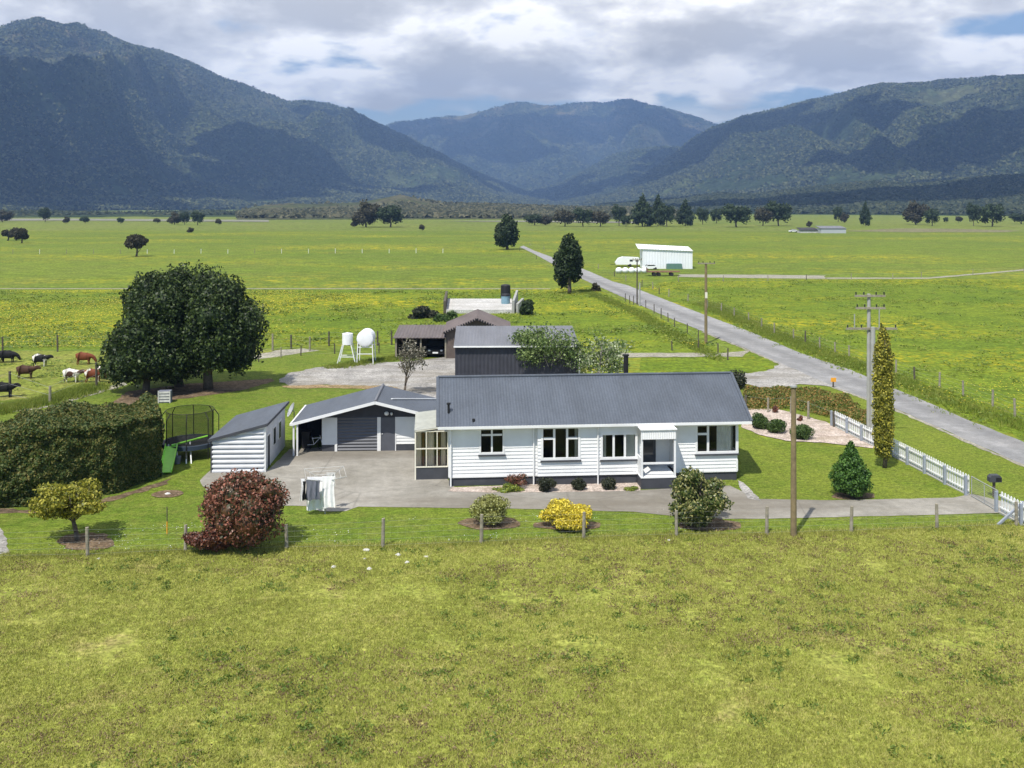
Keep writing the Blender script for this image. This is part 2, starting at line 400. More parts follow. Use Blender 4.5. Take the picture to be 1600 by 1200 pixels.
# meadow right of the road
sheet('meadow', [(1860, 700), (1600, 686), (1500, 648), (1400, 610), (1300, 577), (1200, 534), (1100, 489), (1000, 451), (1060, 434), (2200, 438), (2600, 700)], .02, M['meadow'], .2)
sheet('meadow', [(990, 478), (920, 446), (860, 452), (600, 452), (200, 452), (-300, 452), (-300, 540), (-200, 549), (90, 549), (420, 545), (612, 538), (712, 556), (905, 560), (1000, 555), (1135, 552), (1060, 512)], .02, M['meadow'], .2)
sheet('cow_paddock', [(-300, 546), (90, 549), (250, 548), (430, 546), (425, 552), (250, 580), (185, 600), (90, 622), (-300, 640)], .024, M['cowfield'], .15)
sheet('lawn', [(-280, 874), (-280, 640), (90, 624), (190, 604), (300, 560), (430, 552), (500, 548), (600, 560), (712, 560), (712, 700), (1155, 752), (1155, 660), (1200, 690), (1370, 705), (1519, 774), (1562, 822), (1464, 826), (1198, 835), (1057, 837), (912, 841), (752, 849), (598, 854), (448, 856), (290, 861), (137, 867), (0, 871)], .028, M['lawn'], .1)
sheet('lawn', [(1156, 752), (1156, 672), (1200, 690), (1290, 698), (1400, 705), (1517, 772), (1497, 781), (1190, 783)], .036, M['lawn2'], .05, .4)
sheet('verge', [(1312, 604), (1400, 641), (1500, 681), (1600, 724), (1760, 790), (1700, 850), (1562, 800), (1519, 770), (1400, 712), (1300, 660), (1160, 640), (1160, 604), (1230, 606)], .03, M['lawn2'], .08)
sheet('verge', [(1000, 560), (1140, 558), (1180, 549), (1212, 565), (1208, 576), (1150, 585), (1060, 592), (1000, 592)], .031, M['meadow'], .1)
# road
nE = [(812, 386), (835, 397), (860, 411), (890, 427), (920, 441), (960, 459), (1000, 477), (1050, 499), (1100, 519), (1175, 549), (1240, 577), (1300, 604), (1350, 622), (1400, 640), (1460, 666), (1525, 695), (1600, 727), (1800, 812)]
fE = [(2000, 852), (1760, 752), (1600, 692), (1500, 652), (1474, 640), (1395, 607), (1330, 579), (1250, 552), (1175, 520), (1100, 492), (1040, 469), (980, 446), (957, 440), (920, 424), (890, 412), (860, 401), (835, 392), (818, 384)]
sheet('road', nE+fE, .05, M['asphalt'], .06, .8)
edge = [Vector(G(*p)) for p in nE[8:]]
sheet('gravel_shoulder', [(p.x, p.y) for p in edge]+[(p.x-.32, p.y-.05) for p in reversed(edge)], .044, M['trackm'], .09, .4, px=False)
sheet('gravel_entrance', [(1120, 602), (1120, 588), (1150, 586), (1200, 580), (1217, 570), (1210, 560), (1180, 550), (1310, 607), (1287, 603), (1250, 601), (1200, 609), (1155, 598)], .046, M['yard'], .15, .5)
sheet('gravel_entrance', [(640, 606), (900, 588), (1125, 588), (1125, 600), (1000, 612), (700, 640)], .046, M['yard'], .1)
sheet('track', [(960, 552), (1135, 552), (1175, 547), (1160, 558), (1135, 558), (960, 559)], .045, M['trackm'], .12)
sheet('track', [(-200, 649), (90, 622), (180, 602), (195, 596), (200, 602), (130, 622), (60, 640), (-200, 668)], .04, M['trackm'], .12)
sheet('track', [(250, 580), (400, 556), (430, 548), (475, 545), (500, 548), (440, 557), (400, 562), (260, 590)], .04, M['trackm'], .15)
sheet('track', [(-300, 450.8), (860, 451), (860, 452), (-300, 451.8)], .04, M['trackm'], .0)
sheet('track', [(1060, 429), (1200, 429.5), (1290, 431), (1290, 436), (1180, 435), (1060, 433)], .04, M['trackm'], .3, 1.5)
sheet('track', [(1290, 434), (1450, 434), (1600, 421), (1900, 410), (1900, 411), (1600, 423), (1450, 436), (1290, 436)], .04, M['trackm'], .2, 1.5)
sheet('track', [(700, 470), (900, 459), (940, 462), (905, 468), (870, 466)], .04, M['trackm'], .3) if False else None
sheet('gravel_yard', [(436, 596), (450, 584), (500, 574), (560, 568), (640, 565), (690, 559), (725, 556), (725, 700), (640, 660), (600, 612), (560, 603), (500, 602), (455, 604)], .045, M['yard'], .2, .5)
sheet('dry_border', [(440, 604), (500, 602), (560, 603), (610, 604), (700, 630), (700, 636), (610, 612), (560, 608), (500, 607), (455, 608)], .048, M['mulch'], .12, .4)
sheet('dry_border', [(-50, 793), (90, 800), (180, 776), (256, 752), (268, 748), (262, 757), (185, 781), (90, 803), (-50, 803)], .04, M['soil'], .12, .3)
sheet('dry_border', [(160, 640), (250, 628), (300, 622), (380, 610), (430, 596), (425, 592), (300, 600), (200, 612)], .04, M['soil'], .12, .3)
sheet('gravel_path', [(-60, 826), (0, 826), (9, 840), (14, 866), (-60, 872)], .046, M['yard'], .05, .3)
# concrete yard and drive
sheet('driveway', [(312, 752), (330, 735), (420, 735), (452, 703), (500, 700), (650, 698), (712, 764), (850, 768), (1000, 767), (1140, 760), (1185, 781), (1300, 783), (1490, 779), (1519, 773), (1560, 783), (1640, 800), (1640, 830), (1563, 803), (1480, 805), (1200, 812), (1090, 812), (990, 801), (800, 796), (560, 793), (540, 800), (500, 800), (480, 792), (400, 790), (330, 780)], .042, M['concrete'], .03, .5)
sheet('garden_bed', [(706, 763), (700, 769), (760, 771), (900, 770), (1000, 768), (1003, 752)], .05, M['pink'], .05, .3)
sheet('garden_bed', [(1153, 752), (1156, 764), (1170, 781), (1190, 784), (1182, 776), (1162, 756)], .05, M['yard'], .03, .2)
sheet('stone_bed', [(1158, 640), (1215, 640), (1290, 660), (1365, 694), (1392, 705), (1370, 702), (1290, 693), (1230, 690), (1185, 680), (1158, 668)], .05, M['pink'], .06, .3)
for (x0, x1, yc, hh) in [(716, 815, 819, 10), (832, 940, 822, 8), (1060, 1160, 822, 10), (1298, 1368, 776, 6), (90, 180, 848, 14)]:
    c = (x0+x1)/2; a = (x1-x0)/2
    sheet('soil_patch', [(c+a*math.cos(t), yc+hh*math.sin(t)) for t in [2*math.pi*k/16 for k in range(16)]], .05, M['soil'], .16, .25)
sheet('river_flat', [(-400, 346), (100, 345), (420, 347), (420, 344), (100, 342), (-400, 342)], .3, M['river'], 0)
sheet('river_flat', [(690, 346), (800, 347), (1000, 349), (1000, 347), (800, 345)], .3, M['river'], 0)
sheet('bare_yard', [(1320, 361.5), (1400, 357), (1500, 357.5), (1600, 361), (1560, 363), (1420, 363)], .05, grass_mat('trampled_yard', (.17, .155, .09), (.22, .19, .12), (.15, .17, .05), s=.05, fine=.5), 2.0, 8)

# ---------------------------------------------------------------- leaves
def leaves(cent, size, nrm_bias, stretch=1.6, out=None):
    """rhombic leaves at points cent, out = outward dirs"""
    n = len(cent)
    nr = rng.normal(size=(n, 3)); nr /= np.linalg.norm(nr, axis=1)[:, None]
    if out is not None: nr = nr*(1-nrm_bias)+out*nrm_bias; nr /= np.linalg.norm(nr, axis=1)[:, None]+1e-9
    t = rng.normal(size=(n, 3)); t -= nr*(t*nr).sum(1)[:, None]; t /= np.linalg.norm(t, axis=1)[:, None]+1e-9
    b = np.cross(nr, t)
    s = (size*rng.uniform(.6, 1.35, n))[:, None]
    V = np.empty((n, 4, 3)); V[:, 0] = cent-t*s*stretch*.5; V[:, 1] = cent+b*s*.5; V[:, 2] = cent+t*s*stretch*.5; V[:, 3] = cent-b*s*.5
    return V.reshape(-1, 3), np.arange(n*4).reshape(-1, 4)
def crown_pts(lobes, n, shell=.3, rough=.12):
    L_ = np.array(lobes, dtype=float); area = (L_[:, 3]*L_[:, 5]+L_[:, 4]*L_[:, 5]); pr = area/area.sum()
    idx = rng.choice(len(L_), n, p=pr); Q = L_[idx]
    d = rng.normal(size=(n, 3)); d /= np.linalg.norm(d, axis=1)[:, None]
    r = 1-shell*rng.random(n)**1.6
    k = fbm(d[:, 0]*3+idx*1.7+9, d[:, 1]*3+d[:, 2]*2.3+idx+9, 3, 5)
    r = r*(1+(k-.5)*rough*4)
    p = Q[:, :3]+d*r[:, None]*Q[:, 3:6]
    return p, d
def crown_mesh(name, lobes, n, size, mat, parent=None, core=True, shell=.3, rough=.12, bias=.45, ground=None):
    p, d = crown_pts(lobes, n, shell, rough)
    if ground is not None: p[:, 2] = np.where(p[:, 2] < ground, ground+rng.random(n)*.08, p[:, 2])
    V, Fc = leaves(p, size, bias, out=d)
    v = rng.random(n)
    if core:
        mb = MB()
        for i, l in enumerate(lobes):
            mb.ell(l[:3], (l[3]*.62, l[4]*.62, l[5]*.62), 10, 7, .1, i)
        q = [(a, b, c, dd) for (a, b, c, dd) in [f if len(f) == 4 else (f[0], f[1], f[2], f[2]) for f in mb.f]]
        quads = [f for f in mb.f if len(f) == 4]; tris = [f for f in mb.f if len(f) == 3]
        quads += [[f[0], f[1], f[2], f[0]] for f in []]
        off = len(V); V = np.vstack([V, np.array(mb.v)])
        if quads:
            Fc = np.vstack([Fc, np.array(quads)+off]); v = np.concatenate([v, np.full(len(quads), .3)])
    return npmesh(name, V, Fc, mat, parent, v)
def lobes_in(cx, cy, z0, z1, w, d, n, seed, shape='round', lr=.45):
    rd = random.Random(seed); out = []; h = z1-z0; zc = (z0+z1)/2
    tries = 0
    while len(out) < n and tries < 5000:
        tries += 1
        x, y, z = rd.uniform(-1, 1), rd.uniform(-1, 1), rd.uniform(-1, 1)
        if shape == 'boxy':
            if x**4+y**4+z**4 > 1: continue
        elif x*x+y*y+z*z > 1: continue
        if shape in ('round', 'boxy'):
            r = lr*rd.uniform(.75, 1.15); k = 1-r*.8
            out.append((cx+x*w/2*k, cy+y*d/2*k, zc+z*h/2*k, w/2*r, d/2*r, h/2*r*1.05))
        elif shape == 'cone':
            t = (len(out)+.5)/n; rad = min(1, (1-t)*1.45+.08)*min(1, .72+t*1.6)
            a = len(out)*2.4; r = max(.14, rad*.45); rr = rad-r
            out.append((cx+math.cos(a)*rr*w/2, cy+math.sin(a)*rr*d/2, z0+h*(.08+t*.84), w/2*r*1.1, d/2*r*1.1, h*.12))
        elif shape == 'column':
            t = (len(out)+.5)/n; rad = min(1, (1-t)*3.2+.35)*min(1, .75+t*2)
            a = len(out)*2.4; rr = rad*.42
            out.append((cx+math.cos(a)*rr*w/2, cy+math.sin(a)*rr*d/2, z0+h*(.03+t*.93), w/2*rad*.55, d/2*rad*.55, h*.06))
        elif shape == 'low':
            r = lr*rd.uniform(.7, 1.1); k = 1-r*.7
            out.append((cx+x*w/2*k, cy+y*d/2*k, z0+abs(z)*h*(1-r*.5), w/2*r, d/2*r, h*r*.7))
    return out
def limbs(mb, base, top, r, spread, n, seed):
    rd = random.Random(seed); base = Vector(base); top = Vector(top)
    p = base; k = 5; prev = r
    pts = [base]
    for i in range(1, k+1):
        q = base.lerp(top, i/k)+Vector((rd.uniform(-1,1), rd.uniform(-1,1), 0))*r*.8
        rr = r*(1-.7*i/k); mb.tube(p, q, prev, rr, 7); p = q; prev = rr; pts.append(q)
    for i in range(n):
        s = pts[rd.randint(1, k-1)].lerp(pts[rd.randint(1, k-1)], .5); a = 2*math.pi*i/n+rd.uniform(-.4, .4)
        e = s+Vector((math.cos(a)*spread*rd.uniform(.5, .9), math.sin(a)*spread*rd.uniform(.5, .9), (top-base).length*rd.uniform(.15, .45)))
        m = s.lerp(e, .5)+Vector((0, 0, -.05*spread))
        mb.tube(s, m, r*.38, r*.24, 6); mb.tube(m, e, r*.24, r*.08, 6)
        for j in range(2):
            e2 = m.lerp(e, .4+.3*j)+Vector((rd.uniform(-1,1), rd.uniform(-1,1), rd.uniform(.1, .8)))*spread*.35
            mb.tube(m.lerp(e, .4+.3*j), e2, r*.13, r*.04, 5)
def tree(name, label, cat, box, base, nlobes, nleaf, lsize, mat, shape='round', z0f=.25, bark='bark', tr=None, group=None, seed=1, depth=1.0, core=True, shell=.3, rough=.12, lr=.45, top_n=7, leafname='crown', spread=None):
    """box=(x0,x1,ytop) in survey pixels, base=(px,py)"""
    loc = G(*base); s = mpp(loc)
    x0, x1, yt = box; w = (x1-x0)*s; hgt = atY((x0+x1)/2, yt, loc.y).z
    cx = ((x0+x1)/2-base[0])*s
    e = empty(name, loc, label, cat, 0, group)
    z0 = hgt*z0f
    lb = lobes_in(cx, 0, z0, hgt, w, w*depth, nlobes, seed, shape, lr)
    crown_mesh(leafname, lb, nleaf, lsize, M[mat], e, core, shell, rough, ground=.05)
    mb = MB(); r = tr or max(.05, w*.03)
    limbs(mb, (0, 0, -.05), (cx, 0, z0+(hgt-z0)*.75), r, spread or w*.35, top_n, seed)
    mb.build('trunk', M[bark], e, smooth=True)
    return e

# ---- weatherboard wall with openings, local frame: wall in plane y=y0, boards lap outwards (-y)
def board_wall(x0, x1, z0, z1, y0, openings, th=.12, pitch=.175, lap=.034):
    mb = MB()
    xs = sorted(set([x0, x1]+[v for o in openings for v in (o[0], o[1])]))
    zs = sorted(set([z0, z1]+[v for o in openings for v in (o[2], o[3])]))
    for i in range(len(xs)-1):
        for j in range(len(zs)-1):
            a, b, c, d = xs[i], xs[i+1], zs[j], zs[j+1]; mx, mz = (a+b)/2, (c+d)/2
            if mx < x0 or mx > x1 or mz < z0 or mz > z1: continue
            if any(o[0] < mx < o[1] and o[2] < mz < o[3] for o in openings): continue
            k = math.floor((c-z0)/pitch)
            while z0+k*pitch < d-1e-4:
                bz = z0+k*pitch; tz = bz+pitch
                lo = max(bz, c); hi = min(tz, d)
                yl = y0-lap*(tz-lo)/pitch; yh = y0-lap*(tz-hi)/pitch
                mb.add([(a, yl, lo), (b, yl, lo), (b, yh, hi), (a, yh, hi), (a, y0+th, lo), (b, y0+th, lo), (b, y0+th, hi), (a, y0+th, hi)],
                       [(0,1,2,3), (0,4,5,1), (1,5,6,2), (0,3,7,4), (3,2,6,7), (4,7,6,5)])
                k += 1
    return mb
def corrugated(a, b, c, d, pitch=.15, amp=.009, th=.03):
    """sheet a-b eave edge, d-c ridge edge; ribs run from eave to ridge"""
    a, b, c, d = map(Vector, (a, b, c, d)); n = max(2, int((b-a).length/pitch*4)); nr = (b-a).cross(d-a).normalized()
    if nr.z < 0: nr = -nr
    vs = []
    for i in range(n+1):
        t = i/n; o = nr*amp*math.sin(i*math.pi/2)
        p = a.lerp(b, t)+o; q = d.lerp(c, t)+o
        vs += [p, q, p-nr*th, q-nr*th]
    fs = []
    for i in range(n):
        k = i*4; fs += [(k, k+4, k+5, k+1), (k+2, k+3, k+7, k+6), (k, k+2, k+6, k+4), (k+1, k+5, k+7, k+3)]
    fs += [(0, 1, 3, 2), (n*4, n*4+2, n*4+3, n*4+1)]
    m = MB(); m.add(vs, fs); return m
def window(parent, x0, x1, z0, z1, y, cols, fr='white', sill='dark', curtain=None, label=None, bar=.085, sill_over=.12, glass='glass'):
    """cols: list of (fraction_end, [split heights 0..1]); frame proud of the wall"""
    w = MB(); W = x1-x0; Hh = z1-z0; o = bar*.9
    w.box(x0-o, x1+o, y-.05, y+.08, z1-.02, z1+o); w.box(x0-o, x1+o, y-.05, y+.08, z0-o, z0+.02)
    w.box(x0-o, x0+.02, y-.047, y+.077, z0+.02, z1-.02); w.box(x1-.02, x1+o, y-.047, y+.077, z0+.02, z1-.02)
    px = x0
    for k, (fe, sp_) in enumerate(cols):
        ex = x0+W*fe
        if k < len(cols)-1: w.box(ex-bar/2, ex+bar/2, y-.035, y+.065, z0+.02, z1-.02)
        for s_ in sp_:
            zz = z0+Hh*s_; w.box(px+.045, ex-.045, y-.033, y+.06, zz-bar/2, zz+bar/2)
        px = ex
    f = w.build('window', M[fr], parent, label=label)
    MB().box(x0+.01, x1-.01, y+.03, y+.036, z0+.01, z1-.01).build('pane', M[glass], f)
    if sill: MB().box(x0-sill_over, x1+sill_over, y-.12, y+.02, z0-o-.075, z0-o-.003).build('sill', M[sill], f)
    if curtain:
        for (a, b) in curtain:
            mb = MB(); n = 30; vs = []; 
            for i in range(n+1):
                xx = x0+W*(a+(b-a)*i/n); yy = y+.12+.035*math.sin(i*1.3)
                vs += [(xx, yy, z0-.02), (xx+.0, yy, z1)]
            mb.add(vs, [(2*i, 2*i+2, 2*i+3, 2*i+1) for i in range(n)]); mb.build('curtain', M['curtain'], f)
    return f

# ================================================================ HOUSE
A = G(701, 761); B = G(1152, 750.5); th = math.atan2((B-A).y, (B-A).x); HF = Frame(A, th)
HW = (B-A).length; HD = 6.6
house = empty('house', A, 'long white weatherboard house with grey iron gable roof and charcoal base', 'house', th)
h = HF.hit
_, ez = h(920, 663, -.45)
wt = ez-.12                                   # wall top
bz = h(1100, 740, 0)[1]; bz = .5
# openings
def rect(x0, x1, y0, y1, yo=0): 
    a, zt = h(x0, y0, yo); b, zb = h(x1, y1, yo); return (a, b, zb, zt)
bx0 = h(840, 700, -.22)[0]; bx1 = h(996, 700, -.22)[0]
px0, px1 = h(1003, 700, 0)[0], h(1055, 700, 0)[0]
o1 = rect(751, 786, 671, 707); o2 = rect(848, 904, 669.5, 715, -.22); o3 = rect(941, 993, 679, 714, -.22); o4 = rect(1089, 1150, 665, 705)
o4 = (o4[0], HW-.06, o4[2], o4[3])
o5 = (px0, px1, bz, h(1030, 686, 0)[1])
walls = board_wall(0, bx0, bz, wt, 0, [o1])
w2 = board_wall(bx1, HW, bz, wt, 0, [o4, o5]); walls.add(w2.v, w2.f)
w3 = board_wall(bx0, bx1, bz, wt, -.22, [o2, o3]); walls.add(w3.v, w3.f)
walls.box(bx0, bx0+.1, -.10, .12, bz, wt); walls.box(bx1-.1, bx1, -.10, .12, bz, wt)
# side and back walls
walls.box(0, .12, .12, HD, bz, wt); walls.box(HW-.12, HW, .9, HD, bz, wt); walls.box(HW-.12, HW, .12, .9, bz, o4[2]-.05); walls.box(HW-.12, HW, .12, .9, o4[3], wt)
walls.box(.12, HW-.12, HD-.12, HD, bz, wt)
rz_y = 2.85; 
_, rz = h(914, 586.5, rz_y)
for xx in (0, HW-.12):
    walls.prism([(xx, 0, wt), (xx, HD, wt), (xx, rz_y, rz-.12)], (.12, 0, 0))
walls.build('wall', M['white'], house)
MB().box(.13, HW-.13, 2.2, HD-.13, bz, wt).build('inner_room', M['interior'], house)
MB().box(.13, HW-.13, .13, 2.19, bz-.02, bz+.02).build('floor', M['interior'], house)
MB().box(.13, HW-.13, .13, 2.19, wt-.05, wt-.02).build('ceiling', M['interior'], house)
MB().box(.03, HW-.03, .03, HD-.03, -.05, bz-.025).box(bx0+.03, bx1-.03, -.17, .02, -.05, bz-.004).build('base', M['dark'], house)
MB().box(.0, HW, -.035, .0, bz-.05, bz-.005).box(-.02, .09, -.045, -.024, bz, wt).box(HW-.09, HW+.02, -.045, -.024, bz, wt-1.9).pieces('trim_board', M['white'], house)
# roof
el, er = h(684, 667, -.47)[0], h(1174, 659, -.47)[0]
hl, hr = el, er
by = 2*rz_y+.45
pa, pb, pc, pd = (el, -.47, ez), (er, -.47, ez), (er, rz_y, rz), (el, rz_y, rz)
rf = corrugated(pa, pb, pc, pd)
r2 = corrugated((er, by, ez), (el, by, ez), (el, rz_y, rz), (er, rz_y, rz)); rf.add(r2.v, r2.f)
roof = rf.build('roof', M['roof'], house)
MB().tube((el, rz_y, rz+.03), (er, rz_y, rz+.03), .07, .07, 8).bar((el-.01, -.47, ez+.03), (el-.01, rz_y, rz+.03), .14, .05).bar((er+.01, -.47, ez+.03), (er+.01, rz_y, rz+.03), .14, .05).build('ridge_cap', M['roof'], roof)
MB().bar((el+.02, -.44, ez-.09), (el+.02, rz_y, rz-.09), .03, .17).bar((er-.02, -.44, ez-.09), (er-.02, rz_y, rz-.09), .03, .17).bar((el+.02, by-.03, ez-.09), (el+.02, rz_y, rz-.09), .03, .17).bar((er-.02, by-.03, ez-.09), (er-.02, rz_y, rz-.09), .03, .17).pieces('bargeboard', M['white'], roof)
MB().box(el+.04, er-.04, -.44, -.005, ez-.12, ez-.1).build('soffit', M['white'], roof)
MB().box(el, er, -.56, -.46, ez-.10, ez+.0).box(el, er, -.575, -.558, ez-.11, ez+.015).build('gutter', M['white'], house)
def dpipe(lx, ytop, z1, yw=-.09):
    MB().tube((lx, yw, .05), (lx, yw, z1-.25), .04).tube((lx, yw, z1-.25), (lx, -.5, z1-.08), .04).build('downpipe', M['white'], house)
dpipe(h(704.5, 700, -.1)[0], 0, ez); dpipe(h(834, 700, -.1)[0], 0, ez); dpipe(h(934.5, 700, -.3)[0], 0, ez, -.29)
fx = h(978, 580, rz_y+.9)[0]; ft = h(978, 555, rz_y+.9)[1]
MB().tube((fx, rz_y+.9, rz-1), (fx, rz_y+.9, ft), .13, .13, 12).tube((fx, rz_y+.9, ft-.03), (fx, rz_y+.9, ft+.05), .17, .17, 12).build('flue', M['black'], house, smooth=False)
def roofpt(px, py):
    # sight line against the front slope
    d = ray(px, py); n = Vector((0, -(rz-ez), rz_y+.47)).normalized(); nw = HF.x*n.x+HF.y*n.y+Vector((0,0,n.z)); P0 = HF.w(0, -.47, ez)
    t = (P0-Vector((0,0,H))).dot(nw)/d.dot(nw); p = Vector((0,0,H))+d*t; q = p-HF.o
    return Vector((q.dot(HF.x), q.dot(HF.y), p.z))
q = roofpt(701, 645); MB().tube(q-Vector((0,0,.1)), q+Vector((0,0,.42)), .06).tube(q+Vector((0,0,.42)), q+Vector((.0,0,.5)), .1).build('vent_pipe', M['black'], house)
q = roofpt(740, 658); MB().tube(q-Vector((0,0,.1)), q+Vector((0,0,.12)), .07).build('vent_pipe', M['black'], house)
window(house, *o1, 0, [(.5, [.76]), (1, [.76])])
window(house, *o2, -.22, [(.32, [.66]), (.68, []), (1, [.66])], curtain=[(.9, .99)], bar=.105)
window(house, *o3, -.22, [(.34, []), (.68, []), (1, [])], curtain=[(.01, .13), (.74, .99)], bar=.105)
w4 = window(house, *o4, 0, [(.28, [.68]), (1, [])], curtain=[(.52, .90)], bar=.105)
MB().box(HW-.05, HW+.05, -.052, .85, o4[3]-.02, o4[3]+.06).box(HW-.05, HW+.05, -.052, .85, o4[2]-.06, o4[2]+.02).box(HW-.045, HW+.045, .78, .85, o4[2]+.02, o4[3]-.02).box(HW-.06,HW+.047,-.049,.05,o4[2]+.02,o4[3]-.02).build('corner_window_frame', M['white'], w4)
MB().box(HW-.01, HW-.004, .05, .78, o4[2]+.02, o4[3]-.02).build('pane', M['glass'], w4)
# porch
PY = -1.2
q0 = h(1002, 745, PY)[0]; q1 = h(1056, 745, PY)[0]
dz = h(1030, 745, PY)[1]; tz = h(1030, 671, PY)[1]; tz2 = h(1030, 686, PY)[1]
porch = MB().box(q0, q1, PY, -.02, -.05, dz-.06).build('porch', M['dark'], house)
MB().box(q0-.03, q1+.03, PY-.03, .95, dz-.055, dz).build('porch_floor', M['white'], porch)
for xx in (q0+.04, q1-.04): MB().box(xx-.045, xx+.045, PY, PY+.09, dz, tz).build('porch_post', M['white'], porch)
MB().box(q0, q1, PY+.01, PY+.07, h(1030, 725.5, PY)[1], h(1030, 723.5, PY)[1]+.03).box(q0+.02, q0+.06, PY+.1, -.03, h(1030, 725.5, PY)[1], h(1030, 723.5, PY)[1]+.03).build('rail', M['white'], porch)
MB().box(q0, q0+.05, PY+.1, -.03, dz, dz+.9).build('side_panel', M['white'], porch)
aw = corrugated((q0, PY-.05, tz2), (q1, PY-.05, tz2), (q1, PY-.03, tz), (q0, PY-.03, tz), .09, .012, .01); aw.build('awning', M['white'], porch)
MB().prism([(q0-.05, PY-.1, tz-.02), (q0-.05, -.06, ez-.16), (q0-.05, -.06, ez-.12), (q0-.05, PY-.1, tz+.03)], (q1-q0+.1, 0, 0)).build('porch_roof', M['white'], porch)
MB().box(px1-.02, px1+.04, .13, 1.1, bz, wt-.1).box(px0-.04, px0+.02, .13, 1.1, bz, wt-.1).box(px0, px1, 1.1, 1.16, bz, wt-.1).build('porch_wall', M['white'], porch)
dr = MB().box(px0+.02, px0+.95, 1.04, 1.09, dz, dz+2.0).build('door', M['dark'], house)
MB().box(px0+.16, px0+.8, 1.025, 1.035, dz+.5, dz+1.8).build('pane', M['darkglass'], dr)
# sunroom
SY = 1.25
s0, s1 = h(649, 700, SY)[0], -.02
zb, zm, zt = h(670, 729.5, SY)[1], h(670, 701, SY)[1], h(670, 674, SY)[1]
sun = MB().box(s0, s1, SY, SY+.05, 0, zb).box(s0, s0+.05, SY+.05, 3.8, 0, zb).box(s0, s1, 3.8, 3.85, 0, zt+.3).build('sunroom', M['dark'], house)
MB().box(s0+.06, s1, SY+.06, 3.79, -.02, .09).build('floor', M['concrete'], sun)
f = MB()
n = 3
for i in range(n+1):
    xx = s0+(s1-s0)*i/n; wv = .045 if 0 < i < n else .07
    f.box(xx-wv/2, xx+wv/2, SY-.03, SY+.05, zb+.0 if i else 0, zt)
for zz in (zb, zm, zt): f.box(s0, s1, SY-.034, SY+.046, zz-.025, zz+.03)
for yy in (2.1, 3.0, 3.8): f.box(s0-.034, s0+.03, yy-.03, yy+.03, zb, zt)
for zz in (zb, zm, zt): f.box(s0-.03, s0+.034, SY, 3.8, zz-.02, zz+.025)
f.bar((s0, SY-.05, zt+.04), (s1, SY-.05, zt+.22), .06, .06)
f.build('sunroom_frame', M['cream'], sun)
MB().box(s0+.04, s1-.03, SY+.012, SY+.018, zb+.03, zt-.02).box(s0+.004, s0+.01, SY+.05, 3.77, zb+.03, zt-.02).build('pane', M['glassgh'], sun)
MB().prism([(s0-.05, SY-.08, zt+.05), (s1, SY-.08, zt+.23), (s1, 3.9, zt+.55), (s0-.05, 3.9, zt+.37)], (0, 0, .03)).build('sunroom_roof', plain('fibreglass_roof', (.36, .37, .33), .5), sun)
for k, (a, b, mm) in enumerate([(.05, .30, 'curtain'), (.35, .45, 'orangec'), (.55, .95, 'curtain'), (1.15, 1.25, 'orangec'), (1.3, 1.55, 'curtain')]):
    vs = []
    for i in range(13):
        xx = s0+a+(b-a)*i/12; yy = SY+.25+.04*math.sin(i*1.7); vs += [(xx, yy, zb-.1), (xx, yy, zt-.05)]
    MB().add(vs, [(2*i, 2*i+2, 2*i+3, 2*i+1) for i in range(12)]).build('curtain', M[mm], sun)

# ================================================================ GARAGE
ga = G(503, 706.5); GF = Frame(ga, R(2.5)); g = GF.hit
gar = empty('garage', ga, 'white garage with dark roller door, carport and shallow grey gable roof', 'garage', GF.th)
OV = -.95
axl, azl = g(455, 662, OV); apx, apz = g(586, 628, OV); axr, azr = g(700, 662, OV)
sl = (apz-azl)/(apx-axl); azr = apz-sl*(axr-apx)
GD = 4.0
rf = corrugated((axl, OV, azl), (axl, GD, azl), (apx, GD, apz), (apx, OV, apz), .2)
r2 = corrugated((axr, GD, azr), (axr, OV, azr), (apx, OV, apz), (apx, GD, apz), .2); rf.add(r2.v, r2.f)
grf = rf.build('roof', M['roof'], gar)
MB().tube((apx, OV, apz+.03), (apx, GD, apz+.03), .08).build('ridge_cap', M['roofl'], grf)
MB().bar((axl, OV-.02, azl-.05), (apx, OV-.02, apz-.05), .03, .16, (0,0,1)).bar((apx, OV-.02, apz-.05), (axr, OV-.02, azr-.05), .03, .16).pieces('bargeboard', M['white'], grf)
MB().box(axl-.09, axl, OV, GD, azl-.12, azl).build('gutter', M['white'], grf)
q = Vector((g(614, 631, 0)[0], 0, 0))
gx1 = g(612, 631, .6)[0]; gz1 = apz-sl*(gx1-apx)
# side verandah roof step with white flashing on the right slope
zf = apz-sl*((gx1+axr)/2-apx)
gx2 = axr
gxe = g(684, 630, 3.6)[0]
def slz(x): return apz-sl*(x-apx)+.05
MB().bar((gx1, .6, slz(gx1)), (gxe, 3.6, slz(gxe)), .12, .05).build('flashing', M['white'], grf)
wtz = g(560, 652, 0)[1]
d0, d1 = g(527, 700, 0)[0], g(589.5, 700, 0)[0]; e0, e1 = g(595, 700, 0)[0], g(617.5, 700, 0)[0]; gr = g(700, 700, 0)[0]
wl = board_wall(0, d0-.1, .42, wtz, 0, [])
w5 = board_wall(e1+.03, gr, .42, wtz, 0, [])
w5.box(gr-.1, gr, .12, GD-.3, 0, wtz).build('wall', M['white'], gar)
wl.box(0, .1, .12, GD-.3, 0, wtz)
wl.build('wall', M['white'], gar)
MB().box(0, d0-.12, .0, .1, -.05, .415).box(e1+.05, gr, .0, .1, -.05, .415).pieces('base', M['dark'], gar)
MB().box(d0-.14, d0+.0, -.05, .1, 0, wtz).box(d1, d1+.12, -.05, .1, 0, wtz).box(e0-.12, e0, -.045, .1, 0, wtz).box(e1, e1+.05, -.045, .1, 0, wtz).pieces('door_trim', M['white'], gar)
